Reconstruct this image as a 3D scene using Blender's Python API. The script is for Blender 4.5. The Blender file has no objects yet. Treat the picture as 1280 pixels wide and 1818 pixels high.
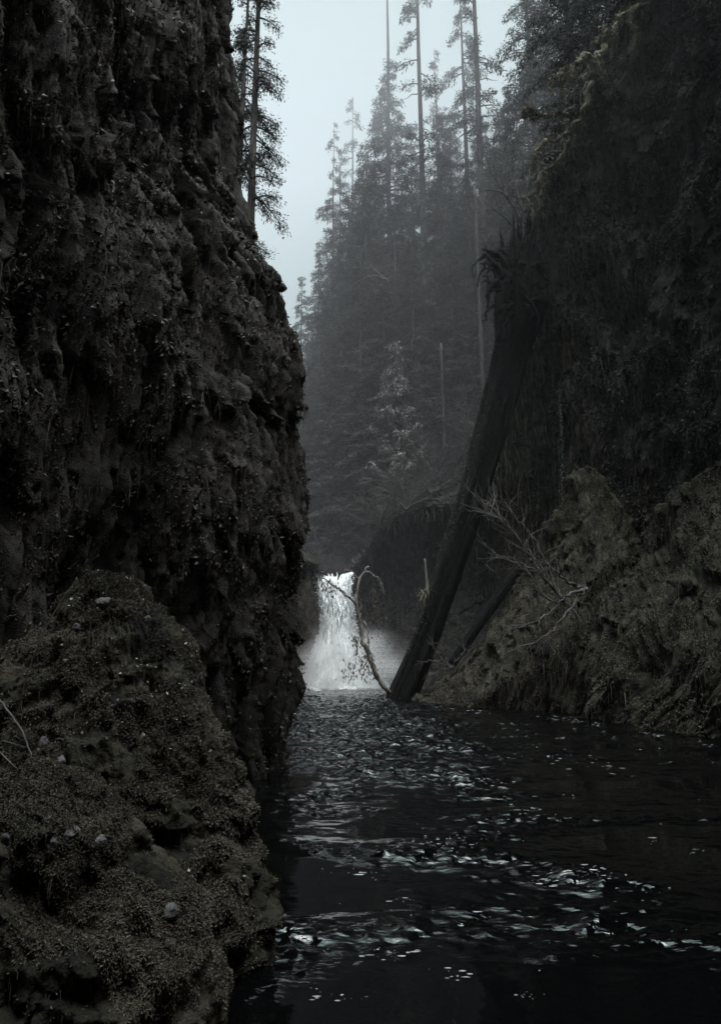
import bpy, math, random
import numpy as np
R = math.radians
S = bpy.context.scene
C = S.collection
rng = np.random.default_rng(11)
random.seed(5)

# ------------------------------------------------------------------ camera, sky, sun, exposure
FPX, PITCH, CAMZ = 1200.0, R(12.5), 2.0
cam_d = bpy.data.cameras.new('camera')
cam = bpy.data.objects.new('camera', cam_d); C.objects.link(cam)
cam.location = (0, 0, CAMZ); cam.rotation_euler = (R(90) + PITCH, 0, 0)
cam_d.sensor_fit = 'VERTICAL'; cam_d.sensor_height = 36; cam_d.sensor_width = 36
cam_d.lens = 36 * FPX / 1818
cam_d.clip_start = 0.05; cam_d.clip_end = 2000
S.camera = cam

SUN_EL, SUN_AZ = R(68), R(152)          # azimuth from +Y towards +X
w = bpy.data.worlds.new('World'); S.world = w; w.use_nodes = True
nt = w.node_tree; nt.nodes.clear()
sky = nt.nodes.new('ShaderNodeTexSky'); sky.sky_type = 'NISHITA'; sky.sun_disc = False
sky.sun_elevation = SUN_EL; sky.sun_rotation = SUN_AZ
sky.air_density = 1.0; sky.dust_density = 4.0; sky.ozone_density = 1.0
hsv = nt.nodes.new('ShaderNodeHueSaturation'); hsv.inputs['Saturation'].default_value = 0.25
mixc = nt.nodes.new('ShaderNodeMix'); mixc.data_type = 'RGBA'
mixc.inputs['Factor'].default_value = 0.75
mixc.inputs['B'].default_value = (4.95, 6.9, 6.65, 1)          # even overcast veil over the clear sky
bg = nt.nodes.new('ShaderNodeBackground'); bg.inputs['Strength'].default_value = 0.044
out = nt.nodes.new('ShaderNodeOutputWorld')
nt.links.new(sky.outputs[0], hsv.inputs['Color']); nt.links.new(hsv.outputs[0], mixc.inputs['A'])
# an overcast sky is brightest overhead: the veil grows with elevation
wtc = nt.nodes.new('ShaderNodeTexCoord'); wsx = nt.nodes.new('ShaderNodeSeparateXYZ'); wmr = nt.nodes.new('ShaderNodeMapRange')
wmr.interpolation_type = 'SMOOTHSTEP'
wmr.inputs['From Min'].default_value = .80; wmr.inputs['From Max'].default_value = 1; wmr.inputs['To Min'].default_value = 1; wmr.inputs['To Max'].default_value = 10
wmu = nt.nodes.new('ShaderNodeVectorMath'); wmu.operation = 'SCALE'
nt.links.new(wtc.outputs['Generated'], wsx.inputs[0]); nt.links.new(wsx.outputs['Z'], wmr.inputs[0])
nt.links.new(mixc.outputs['Result'], wmu.inputs[0]); nt.links.new(wmr.outputs[0], wmu.inputs['Scale'])
nt.links.new(wmu.outputs[0], bg.inputs[0]); nt.links.new(bg.outputs[0], out.inputs[0])

sd = bpy.data.lights.new('sun', 'SUN'); sd.energy = 3.0; sd.angle = R(45); sd.color = (1, 0.985, 0.965)
sun = bpy.data.objects.new('sun', sd); C.objects.link(sun)
sun.rotation_euler = (-(R(90) - SUN_EL), 0, -SUN_AZ)
sun.location = (0, 20, 60)

S.view_settings.view_transform = 'Standard'; S.view_settings.look = 'None'
S.view_settings.exposure = 0.9; S.view_settings.gamma = 1
try:
    S.cycles.use_denoising = True
    S.cycles.max_bounces = 6; S.cycles.diffuse_bounces = 3; S.cycles.glossy_bounces = 3
    S.cycles.transmission_bounces = 4; S.cycles.volume_bounces = 6; S.cycles.transparent_max_bounces = 12
    S.cycles.sample_clamp_indirect = 4
except Exception:
    pass

# ------------------------------------------------------------------ geometry helpers
cp, sp = math.cos(PITCH), math.sin(PITCH)
def P(px, py, Y):                         # world point seen at photo pixel (px,py), Y metres ahead
    uc = (909 - py) / FPX; xc = (px - 640) / FPX
    yc = cp - uc * sp; zc = sp + uc * cp
    k = Y / yc
    return np.array([xc * k, Y, CAMZ + zc * k])
def W(px, py, z=0.0):                     # world point on the plane z seen at (px,py)
    uc = (909 - py) / FPX; xc = (px - 640) / FPX
    yc = cp - uc * sp; zc = sp + uc * cp
    k = (z - CAMZ) / zc
    return np.array([xc * k, yc * k, z])
def py_of(z, Y):                          # photo row of a point at height z, Y ahead
    t = (z - CAMZ) / Y
    return 909 - FPX * (t * cp - sp) / (cp + t * sp)

GR = np.array([(1,1,0),(-1,1,0),(1,-1,0),(-1,-1,0),(1,0,1),(-1,0,1),(1,0,-1),(-1,0,-1),
               (0,1,1),(0,-1,1),(0,1,-1),(0,-1,-1),(1,1,0),(-1,1,0),(0,-1,1),(0,-1,-1)], dtype=np.float32)
def hsh(a, b, c, seed):
    h = (a.astype(np.uint32) * np.uint32(374761393) + b.astype(np.uint32) * np.uint32(668265263)
         + c.astype(np.uint32) * np.uint32(2147483647 - 50021) + np.uint32(seed * 7919 + 13))
    h = (h ^ (h >> np.uint32(13))) * np.uint32(1274126177)
    h = (h ^ (h >> np.uint32(16))) * np.uint32(2246822519)
    return h ^ (h >> np.uint32(15))
def pn(p, seed=0):                        # gradient noise, about -1..1
    p = np.asarray(p, dtype=np.float32)
    i = np.floor(p); f = p - i; i = i.astype(np.int64)
    u = f * f * f * (f * (f * 6 - 15) + 10)
    r = np.zeros(len(p), np.float32)
    for dx in (0, 1):
        wx = u[:, 0] if dx else 1 - u[:, 0]
        for dy in (0, 1):
            wy = u[:, 1] if dy else 1 - u[:, 1]
            for dz in (0, 1):
                wz = u[:, 2] if dz else 1 - u[:, 2]
                g = GR[(hsh(i[:, 0] + dx, i[:, 1] + dy, i[:, 2] + dz, seed) & np.uint32(15)).astype(np.int64)]
                r += wx * wy * wz * (g[:, 0] * (f[:, 0] - dx) + g[:, 1] * (f[:, 1] - dy) + g[:, 2] * (f[:, 2] - dz))
    return r
def fbm(p, o=3, seed=0):
    r = 0; a = 1.0; q = np.array(p, dtype=np.float32)
    for k in range(o):
        r = r + a * pn(q, seed + k); q = q * 2.03 + 17.3; a *= 0.5
    return r
def cells(u, v, seed=0):                  # 2-D jittered cells: distance to the nearest, vertical offset in it, id
    iu = np.floor(u).astype(np.int64); iv = np.floor(v).astype(np.int64)
    best = np.full(len(u), 9.0, np.float32); off = np.zeros(len(u), np.float32); idr = np.zeros(len(u), np.float32)
    for a in (-1, 0, 1):
        for b in (-1, 0, 1):
            h = hsh(iu + a, iv + b, iu * 0 + 7, seed)
            cu = iu + a + (h & np.uint32(1023)) / 1023.0
            cv = iv + b + ((h >> np.uint32(10)) & np.uint32(1023)) / 1023.0
            d = (u - cu) ** 2 + (v - cv) ** 2
            m = d < best
            best = np.where(m, d, best); off = np.where(m, v - cv, off)
            idr = np.where(m, ((h >> np.uint32(20)) & np.uint32(255)) / 255.0, idr)
    return np.sqrt(best), off, idr

def mesh(name, V, quads=None, tris=None, mat=None, parent=None, smooth=True):
    V = np.asarray(V, dtype=np.float32).reshape(-1, 3)
    q = np.zeros((0, 4), np.int32) if quads is None else np.asarray(quads, np.int32).reshape(-1, 4)
    t = np.zeros((0, 3), np.int32) if tris is None else np.asarray(tris, np.int32).reshape(-1, 3)
    me = bpy.data.meshes.new(name)
    me.vertices.add(len(V)); me.vertices.foreach_set('co', V.ravel())
    me.loops.add(q.size + t.size)
    me.loops.foreach_set('vertex_index', np.concatenate([q.ravel(), t.ravel()]).astype(np.int32))
    me.polygons.add(len(q) + len(t))
    me.polygons.foreach_set('loop_start', np.concatenate([np.arange(len(q)) * 4, q.size + np.arange(len(t)) * 3]).astype(np.int32))
    me.polygons.foreach_set('use_smooth', np.full(len(q) + len(t), smooth))
    me.update(calc_edges=True); me.validate()
    if mat: me.materials.append(mat)
    o = bpy.data.objects.new(name, me); C.objects.link(o)
    if parent: o.parent = parent
    return o
def tag(o, label=None, cat=None, group=None, kind=None):
    if label: o['label'] = label
    if cat: o['category'] = cat
    if group: o['group'] = group
    if kind: o['kind'] = kind
    return o
def empty(name, loc=(0, 0, 0), rz=0.0, sc=1.0):
    o = bpy.data.objects.new(name, None); C.objects.link(o)
    o.location = loc; o.rotation_euler = (0, 0, rz); o.scale = (sc, sc, sc) if np.isscalar(sc) else sc
    o.empty_display_size = 0.2
    return o
def copy_tree(o, parent=None):
    c = o.copy(); C.objects.link(c)
    if parent: c.parent = parent
    for ch in [x for x in o.children]:
        copy_tree(ch, c)
    return c

def cr1(A, n, wt=None):                   # Catmull-Rom along axis 0, spaced by mean chord length (times a weight per span)
    A = np.asarray(A, float); m = len(A)
    seg = np.sqrt(((A[1:] - A[:-1]) ** 2).sum(-1))
    seg = seg.reshape(m - 1, -1).mean(1) + 1e-6
    if wt is not None: seg = seg * np.asarray(wt)
    cum = np.concatenate([[0], np.cumsum(seg)])
    t = np.interp(np.linspace(0, cum[-1], n), cum, np.arange(m))
    i = np.minimum(t.astype(int), m - 2); f = (t - i).reshape((-1,) + (1,) * (A.ndim - 1))
    p1 = A[i]; p2 = A[i + 1]; p0 = A[np.maximum(i - 1, 0)]; p3 = A[np.minimum(i + 2, m - 1)]
    return 0.5 * (2 * p1 + (p2 - p0) * f + (2 * p0 - 5 * p1 + 4 * p2 - p3) * f ** 2 + (3 * p1 - p0 - 3 * p2 + p3) * f ** 3)
def loft(ctrl, nv, nu, wv=None, wu=None): # ctrl[row][col] -> (nv,nu,3)
    A = cr1(np.asarray(ctrl, float), nv, wv)
    return np.swapaxes(cr1(np.swapaxes(A, 0, 1), nu, wu), 0, 1)
def normals(G, flip=False):
    du = np.gradient(G, axis=1); dv = np.gradient(G, axis=0)
    n = np.cross(du, dv); n /= np.linalg.norm(n, axis=-1, keepdims=True) + 1e-9
    return -n if flip else n
def gridq(nv, nu, flip=False):
    i = np.arange(nv * nu).reshape(nv, nu)
    q = np.stack([i[:-1, :-1], i[:-1, 1:], i[1:, 1:], i[1:, :-1]], -1).reshape(-1, 4)
    return q[:, ::-1] if flip else q
def moss_disp(G, N, big=0.35, drape=0.16, fine=0.035, sc=1.0, seed=1, droop=0.6, su=1.6, sv=0.55, iso=0.0, isc=2.0, ver=1.0):
    """hanging clumps of moss: tall cells that swell towards their lower end, with finer ones over them"""
    p = G.reshape(-1, 3); n = N.reshape(-1, 3)
    s = np.cumsum(np.median(np.linalg.norm(np.diff(G, axis=1, prepend=G[:, :1]), axis=-1), axis=0))
    s = np.broadcast_to(s[None], G.shape[:2]).ravel()
    wob = pn(p * 0.9 * sc, seed + 30)
    d = big * fbm(p * np.array([.42, .42, .22]) * sc, 3, seed)
    F, off, idr = cells(s * su * sc + 0.5 * wob, p[:, 2] * sv * sc + 0.35 * wob, seed)
    lump = np.clip(1 - F * F * 1.15, 0, 1) * (0.62 - 0.75 * off) * (0.4 + idr)
    F2, off2, id2 = cells(s * su * 3.1 * sc + 0.7 * wob, p[:, 2] * sv * 2.7 * ver * sc + wob, seed + 3)
    lump2 = np.clip(1 - F2 * F2 * 1.2, 0, 1) * (0.6 - 0.8 * off2) * (0.3 + id2)
    F3, off3, id3 = cells(s * su * 8 * sc + 1.2 * wob, p[:, 2] * sv * 6 * ver * sc + 2 * wob, seed + 6)
    lump3 = np.clip(1 - F3 * F3 * 1.3, 0, 1) * (0.6 - 0.8 * off3) * (0.2 + id3)
    d = d + drape * lump + drape * 0.7 * lump2 + drape * .32 * lump3 + fine * fbm(p * 7 * sc, 3, seed + 9)
    if iso: d = d + iso * (1 - 2.6 * np.abs(fbm(p * isc, 3, seed + 12)))
    d = d - .85 * np.percentile(d, 80)
    q = p + n * d[:, None]
    q[:, 2] -= droop * (drape * np.clip(lump, 0, 2) + .5 * drape * np.clip(lump2, 0, 2))
    return q.reshape(G.shape)

def sample(G, N, n, mask=None, keep=None):
    a = G[:-1, :-1]; b = G[:-1, 1:]; c = G[1:, 1:]; d = G[1:, :-1]
    ar = np.linalg.norm(np.cross(b - a, d - a), axis=-1)
    if mask is not None:
        ar = ar * np.clip(mask[:-1, :-1], 0, None)
    pr = ar.ravel() / ar.sum()
    k = rng.choice(len(pr), n, p=pr); i, j = np.divmod(k, ar.shape[1])
    u = rng.random((n, 1)); v = rng.random((n, 1))
    pos = (G[i, j] * (1 - u) + G[i, j + 1] * u) * (1 - v) + (G[i + 1, j] * (1 - u) + G[i + 1, j + 1] * u) * v
    return pos, N[i, j]
def nrm(v):
    return v / (np.linalg.norm(v, axis=-1, keepdims=True) + 1e-9)
def leaves(pos, nor, L, ratio=0.45, out_=0.6, down=0.6, rnd=0.5, lift=0.0):
    n = len(pos); L = np.broadcast_to(L, (n,))[:, None] * (0.55 + 0.9 * rng.random((n, 1)))
    a = nrm(nor * out_ + np.array([0, 0, -down]) + rnd * rng.normal(size=(n, 3)))
    b = nrm(np.cross(a, nor + 0.6 * rng.normal(size=(n, 3))))
    c = nrm(np.cross(a, b)); wd = L * ratio * (0.7 + 0.6 * rng.random((n, 1)))
    base = pos + nor * lift
    mid = base + a * L * 0.45 + c * L * 0.12
    V = np.stack([base, mid + b * wd * .5, base + a * L - c * L * .1, mid - b * wd * .5], 1)
    q = np.arange(n * 4).reshape(n, 4)
    return V.reshape(-1, 3), q
def strands(pos, Ls, wd, seg=4, sway=0.12):
    n = len(pos); Ls = np.broadcast_to(Ls, (n,))[:, None]; wd = np.broadcast_to(wd, (n,))[:, None]
    ang = rng.random((n, 1)) * np.pi; side = np.concatenate([np.cos(ang), np.sin(ang) * .6, np.zeros((n, 1))], 1)
    cur = pos.copy(); Vs = []
    dx = rng.normal(size=(n, 3)) * sway; dx[:, 2] = 0
    for k in range(seg + 1):
        t = k / seg; wk = wd * (1 - 0.85 * t) * (0.7 + 0.6 * rng.random((n, 1)))
        Vs.append(cur - side * wk * .5); Vs.append(cur + side * wk * .5)
        cur = cur + np.array([0, 0, -1]) * Ls / seg + dx * Ls / seg * (1 - t) + rng.normal(size=(n, 3)) * sway * .35 * Ls / seg
    V = np.stack(Vs, 1)                   # n, 2(seg+1), 3
    m = 2 * (seg + 1); q = []
    for k in range(seg):
        q.append([2 * k, 2 * k + 1, 2 * k + 3, 2 * k + 2])
    q = (np.arange(n)[:, None, None] * m + np.array(q)[None]).reshape(-1, 4)
    return V.reshape(-1, 3), q
class MB:
    def __init__(s): s.V = []; s.Q = []; s.T = []; s.n = 0
    def add(s, V, Q=None, T=None):
        V = np.asarray(V, float).reshape(-1, 3)
        if Q is not None and len(Q): s.Q.append(np.asarray(Q).reshape(-1, 4) + s.n)
        if T is not None and len(T): s.T.append(np.asarray(T).reshape(-1, 3) + s.n)
        s.V.append(V); s.n += len(V)
    def tube(s, pts, rad, k=6, cap=True):
        pts = np.asarray(pts, float); m = len(pts); rad = np.broadcast_to(rad, (m,))
        t = nrm(np.gradient(pts, axis=0))
        ref = np.array([0, 0, 1.0]) if abs(t[0][2]) < 0.9 else np.array([1.0, 0, 0])
        rings = []
        for i in range(m):
            b = np.cross(t[i], ref); b /= np.linalg.norm(b) + 1e-9
            ref = np.cross(b, t[i])
            an = np.arange(k) * 2 * np.pi / k
            rings.append(pts[i] + rad[i] * (np.cos(an)[:, None] * b + np.sin(an)[:, None] * ref))
        V = np.concatenate(rings)
        i = np.arange(m - 1)[:, None] * k; j = np.arange(k)[None]; j2 = (j + 1) % k
        Q = np.stack([i + j, i + j2, i + k + j2, i + k + j], -1).reshape(-1, 4)
        T = None
        if cap:
            V = np.concatenate([V, pts[:1], pts[-1:]]); c0 = m * k; c1 = c0 + 1
            jj = np.arange(k); jj2 = (jj + 1) % k
            T = np.concatenate([np.stack([jj2, jj, jj * 0 + c0], -1), np.stack([(m - 1) * k + jj, (m - 1) * k + jj2, jj * 0 + c1], -1)])
        s.add(V, Q, T)
    def build(s, name, mat, parent=None, smooth=True):
        V = np.concatenate(s.V) if s.V else np.zeros((0, 3))
        return mesh(name, V, np.concatenate(s.Q) if s.Q else None, np.concatenate(s.T) if s.T else None, mat, parent, smooth)

# ------------------------------------------------------------------ materials
def newmat(name):
    m = bpy.data.materials.new(name); m.use_nodes = True
    t = m.node_tree; b = t.nodes['Principled BSDF']
    return m, t, b
def mat_noise(name, c1, c2, scale=3.0, rough=0.9, spec=0.2, bump=0.0, bscale=30.0, stretch=(1, 1, 1), island=0.0, c3=None, detail=5):
    m, t, b = newmat(name)
    geo = t.nodes.new('ShaderNodeNewGeometry') if island else None
    tc = t.nodes.new('ShaderNodeTexCoord'); mp = t.nodes.new('ShaderNodeMapping'); mp.inputs['Scale'].default_value = stretch
    t.links.new(tc.outputs['Object'], mp.inputs[0])
    n = t.nodes.new('ShaderNodeTexNoise'); n.inputs['Scale'].default_value = scale; n.inputs['Detail'].default_value = detail
    t.links.new(mp.outputs[0], n.inputs['Vector'])
    r = t.nodes.new('ShaderNodeValToRGB'); r.color_ramp.elements[0].position = 0.35; r.color_ramp.elements[1].position = 0.68
    r.color_ramp.elements[0].color = (*c1, 1); r.color_ramp.elements[1].color = (*c2, 1)
    if c3:
        e = r.color_ramp.elements.new(0.52); e.color = (*c3, 1)
    src = n.outputs['Fac']
    if island:
        mx = t.nodes.new('ShaderNodeMath'); mx.operation = 'MULTIPLY_ADD'
        sb = t.nodes.new('ShaderNodeMath'); sb.operation = 'SUBTRACT'; sb.inputs[1].default_value = 0.5
        t.links.new(geo.outputs['Random Per Island'], sb.inputs[0])
        t.links.new(sb.outputs[0], mx.inputs[0]); mx.inputs[1].default_value = island; t.links.new(src, mx.inputs[2])
        src = mx.outputs[0]
    t.links.new(src, r.inputs[0]); t.links.new(r.outputs[0], b.inputs['Base Color'])
    b.inputs['Roughness'].default_value = rough; b.inputs['Specular IOR Level'].default_value = spec
    if bump:
        n2 = t.nodes.new('ShaderNodeTexNoise'); n2.inputs['Scale'].default_value = bscale; n2.inputs['Detail'].default_value = 6
        t.links.new(mp.outputs[0], n2.inputs['Vector'])
        bp = t.nodes.new('ShaderNodeBump'); bp.inputs['Strength'].default_value = bump; bp.inputs['Distance'].default_value = 0.05
        t.links.new(n2.outputs['Fac'], bp.inputs['Height']); t.links.new(bp.outputs[0], b.inputs['Normal'])
    return m
M = {}
M['moss_ground'] = mat_noise('moss ground', (.010, .0095, .009), (.060, .053, .041), 2.2, .9, .15, .6, 40, c3=(.028, .025, .020))
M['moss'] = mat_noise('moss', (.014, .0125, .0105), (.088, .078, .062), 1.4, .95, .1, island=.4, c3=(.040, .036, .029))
M['moss_dark'] = mat_noise('dark hanging moss', (.014, .013, .0115), (.082, .073, .060), 1.4, .95, .1, island=.35, c3=(.040, .036, .029))  # darker copy of the moss, shade of the right wall and hollow included
M['moss_dark_ground'] = mat_noise('dark wet wall', (.006, .006, .006), (.030, .028, .023), 2.2, .85, .2, .6, 30, c3=(.014, .0135, .012))  # shade on the right wall and pool hollow is put into this colour
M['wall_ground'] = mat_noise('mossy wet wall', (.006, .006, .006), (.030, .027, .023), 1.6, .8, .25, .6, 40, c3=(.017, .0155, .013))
M['moss_pale'] = mat_noise('pale moss', (.028, .026, .020), (.130, .116, .092), 1.6, .95, .1, island=.4, c3=(.062, .056, .045))  # lighter copy: light on mounds and boulders is partly put into the colour
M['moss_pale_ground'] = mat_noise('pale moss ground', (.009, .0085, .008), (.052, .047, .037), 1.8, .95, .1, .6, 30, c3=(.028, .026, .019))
M['ivy'] = mat_noise('wet leaf', (.010, .010, .009), (.036, .035, .028), 1.2, .55, .25, island=.5, c3=(.018, .018, .014))
M['rock'] = mat_noise('wet dark rock', (.012, .012, .013), (.050, .049, .050), 1.8, .5, .4, .8, 14, (1, 1, .5), c3=(.024, .023, .024))
M['stone'] = mat_noise('grey stone', (.045, .043, .045), (.16, .155, .158), 9, .7, .3, .5, 40)
M['bark'] = mat_noise('dark bark', (.004, .004, .0045), (.020, .018, .018), 5, .85, .15, 1.0, 7, (3, 3, .4), c3=(.009, .0085, .009))
for n_ in M['bark'].node_tree.nodes:
    if n_.type == 'BUMP': n_.inputs['Distance'].default_value = .22
M['treebark'] = mat_noise('fir bark', (.030, .028, .028), (.090, .085, .083), 4, .9, .1, .6, 12, (2, 2, .4))
M['needles'] = mat_noise('fir needles', (.032, .033, .032), (.085, .087, .080), .9, .8, .15, island=.45, c3=(.053, .055, .051))
M['needles_pale'] = mat_noise('young fir needles', (.10, .10, .095), (.20, .20, .185), 1.2, .8, .15, island=.45, c3=(.14, .14, .13))  # lighter copy of the needles, so the young firs look lit
M['twig'] = mat_noise('bare twig', (.040, .037, .037), (.105, .100, .095), 3, .85, .15, island=.4)
M['deadwood'] = mat_noise('weathered dead wood', (.08, .076, .072), (.23, .22, .205), 6, .8, .2, .5, 20, (2, 2, .5))
M['deadleaf'] = mat_noise('withered leaves', (.05, .045, .038), (.13, .115, .092), 3, .8, .15, island=.5)
M['limbmoss'] = mat_noise('limb moss', (.065, .061, .047), (.24, .225, .175), 3, .95, .1, .6, 25, c3=(.14, .132, .10))
M['brush'] = mat_noise('undergrowth', (.07, .067, .066), (.21, .20, .19), .8, .85, .1, island=.5, c3=(.13, .125, .12))
M['soil'] = mat_noise('hill soil', (.016, .016, .015), (.045, .044, .038), .7, .95, .1, .5, 6)
M['bed'] = mat_noise('river bed', (.012, .012, .011), (.03, .028, .025), 2, .9, .1)
M['foam'] = mat_noise('foam', (.55, .58, .60), (.75, .78, .80), 30, .6, .3)
M['fleck'] = mat_noise('river foam', (.12, .13, .14), (.42, .44, .46), 6, .5, .4)
M['palebit'] = mat_noise('fallen pale leaf', (.16, .155, .15), (.34, .33, .31), 30, .7, .3, island=.6)

def mat_water():
    m, t, b = newmat('river water')
    b.inputs['Base Color'].default_value = (.0012, .0013, .0015, 1)
    b.inputs['Roughness'].default_value = .03; b.inputs['IOR'].default_value = 1.45
    tc = t.nodes.new('ShaderNodeTexCoord'); at = t.nodes.new('ShaderNodeAttribute'); at.attribute_name = 'chop'
    prev = None
    for sc, st, di in (((1.0, 2.4, 1), 2.6, .08), ((1.5, 3.4, 1), 6.5, .022)):
        mp = t.nodes.new('ShaderNodeMapping'); mp.inputs['Scale'].default_value = sc
        n = t.nodes.new('ShaderNodeTexNoise'); n.inputs['Scale'].default_value = st; n.inputs['Detail'].default_value = 2
        n.inputs['Distortion'].default_value = .2
        mu = t.nodes.new('ShaderNodeMath'); mu.operation = 'MULTIPLY'
        bp = t.nodes.new('ShaderNodeBump'); bp.inputs['Strength'].default_value = .85; bp.inputs['Distance'].default_value = di
        t.links.new(tc.outputs['Object'], mp.inputs[0]); t.links.new(mp.outputs[0], n.inputs['Vector'])
        t.links.new(n.outputs['Fac'], mu.inputs[0]); t.links.new(at.outputs['Fac'], mu.inputs[1]); t.links.new(mu.outputs[0], bp.inputs['Height'])
        if prev: t.links.new(prev.outputs[0], bp.inputs['Normal'])
        prev = bp
    t.links.new(prev.outputs[0], b.inputs['Normal'])
    return m
M['water'] = mat_water()
def mat_falls():
    m = mat_noise('white water', (.74, .78, .81), (.92, .94, .95), 2.2, .55, .3, .9, 5, (1.6, 1.2, .35), c3=(.82, .85, .87))
    b = m.node_tree.nodes['Principled BSDF']
    b.inputs['Subsurface Weight'].default_value = .25; b.inputs['Subsurface Radius'].default_value = (.3, .3, .3)
    return m
M['falls'] = mat_falls()
def mat_vol(name, dens, col, aniso=.2):
    m = bpy.data.materials.new(name); m.use_nodes = True; t = m.node_tree; t.nodes.clear()
    o = t.nodes.new('ShaderNodeOutputMaterial'); v = t.nodes.new('ShaderNodeVolumePrincipled')
    v.inputs['Color'].default_value = (*col, 1); v.inputs['Density'].default_value = dens; v.inputs['Anisotropy'].default_value = aniso
    t.links.new(v.outputs[0], o.inputs['Volume'])
    return m, t, v

# ------------------------------------------------------------------ the ground, the hills
def sat(x): return np.maximum(x, 0)
def hill(X, Y):
    X = np.asarray(X, float); Y = np.asarray(Y, float)
    r = 1.15 * sat(X + 1.5 - 0.02 * (Y - 57)); l = 0.9 * sat(-X - 6 - 0.25 * sat(Y - 60))
    z = 8.9 + 34 * np.tanh(r / 34) + 30 * np.tanh(l / 30) + 0.10 * sat(Y - 62) + 0.30 * sat(Y - 95)
    return np.minimum(z, 70)
gx, gy = np.meshgrid(np.linspace(-100, 100, 40), np.linspace(-60, 145, 40))
G = np.stack([gx, gy, gx * 0 - 2.2], -1)
tag(mesh('ground', G, gridq(40, 40), mat=M['bed']), kind='structure')
ys = np.concatenate([np.linspace(58, 100, 110), np.linspace(101, 145, 40)])
hx, hy = np.meshgrid(np.concatenate([np.linspace(-98, -14, 40), np.linspace(-13, 30, 130), np.linspace(31, 98, 50)]), ys)
hz = hill(hx, hy); HG = np.stack([hx, hy, hz], -1)
HG[..., 2] += 0.8 * fbm(HG.reshape(-1, 3) * .25, 3, 4).reshape(hx.shape) * np.clip((np.abs(hx + 3.0) - 1.5) / 3, 0, 1)
tag(mesh('hillside', HG, gridq(*hx.shape), mat=M['soil']), kind='structure')

# ------------------------------------------------------------------ cliffs
def cliff(name, ctrl, nv, nu, mat, flip=False, label=None, kind='structure', cat=None, wv=None, wu=None, **k):
    G = loft(ctrl, nv, nu, wv, wu); N = normals(G, flip)
    G = moss_disp(G, N, **k)
    o = mesh(name, G, gridq(nv, nu, flip), mat=mat)
    tag(o, label, cat, kind=kind)
    return o, G, normals(G, flip)

# left gorge wall: columns run from behind the viewer to the nose 13 m ahead and round behind it
sil_y = [-400, 0, 200, 300, 360, 430, 490, 560, 630, 720, 830, 900, 980, 1080, 1170, 1250, 1355, 1500]
sil_x = [411, 421, 422, 420, 424, 443, 482, 509, 528, 534, 540, 538, 518, 501, 490, 485, 485, 485]
rows_z = [-1.5, 0, 1.5, 3.2, 5, 7, 8.6, 9.6, 10.6, 11.8, 13.2, 15, 18, 22, 28]
ctrl = []
for z in rows_z:
    Yn = float(np.interp(z, [0, 9.5, 12, 18, 28], [13.2, 13.4, 13.3, 12.6, 12.3]))
    nx = float((np.interp(py_of(z, Yn), sil_y, sil_x) - 640) / FPX) * math.hypot(1, 0) 
    nose = P(np.interp(py_of(z, Yn), sil_y, sil_x), py_of(z, Yn), Yn)
    lean = nose[0] + 1.25
    up = np.interp(z, [0, 3, 8, 12, 28], [-.5, -.75, .0, .12, .1])       # dark undercut below, bulge above
    row = [(-10, -26, z), (-8, -10, z), (-6.3, 1.5, z), (-5.2 + .2 * lean + up, 4.8, z), (-4.1 + .35 * lean + up, 7.3, z),
           (-3.0 + .6 * lean + .6 * up, 9.8, z), (nose[0] - .62, Yn - 1.5, z), nose, (nose[0] - .55, Yn + 1.6, z),
           (-5.2 + lean * .5, 19.5, z), (-14, 27, z + 1), (-40, 33, z + 4)]
    ctrl.append(row)
ctrl.append([(x - 4, y + .5, z + 1.5) for x, y, z in ctrl[-1]])
ctrl.append([(x - 30, y + 2, z + 10) for x, y, z in ctrl[-2]])
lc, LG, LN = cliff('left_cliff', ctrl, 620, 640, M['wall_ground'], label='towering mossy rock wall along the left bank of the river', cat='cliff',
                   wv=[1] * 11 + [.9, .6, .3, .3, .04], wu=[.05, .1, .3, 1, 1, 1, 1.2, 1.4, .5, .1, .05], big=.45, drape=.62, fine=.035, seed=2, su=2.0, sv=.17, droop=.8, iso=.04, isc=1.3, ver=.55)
# right gorge wall
rs_y = [-300, 300, 350, 420, 520, 600, 700, 780, 880, 1000, 1280]
rs_x = [990, 946, 950, 974, 980, 987, 997, 1003, 1004, 1006, 1012]
cols = [(1040, 34.5, 195), (1092, 33, 62), (1130, 31.5, 0), (1200, 29, -90), (1290, 25.5, -190), (1450, 20, -300)]
ctrl = []
rim_n = P(950, 350, 36)[2]
for s in (-.05, .05, .12, .25, .4, .55, .7, .82, .92, 1.0):
    z = s * rim_n; pyn = py_of(z, 36)
    nose = P(np.interp(pyn, rs_y, rs_x), pyn, 36)
    row = [(nose[0] + 9, 50, z), (nose[0] + 2.2, 41, z), (nose[0] + .45, 38, z), nose]
    for px, Y, rp in cols:
        zr = P(px, rp, Y)[2]; x = P(px, rp, Y)[0]
        xb = (px - 640) / FPX * Y * 1.0
        row.append((x * .55 + xb * .45 + 0.6 * math.sin(s * 3.1), Y, s * zr))
    row += [(13.5, 12, s * 30), (13, 0, s * 30), (14, -14, s * 30), (15, -26, s * 30)]
    ctrl.append(row)
top = ctrl[-1]
ctrl.append([(x + .5, y + 1.6, z + .7) for x, y, z in top])
ctrl.append([(x + 5, y + 5, z + 4) for x, y, z in top])
ctrl.append([(x + 45, y + 14, z + 24) for x, y, z in top])
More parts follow.
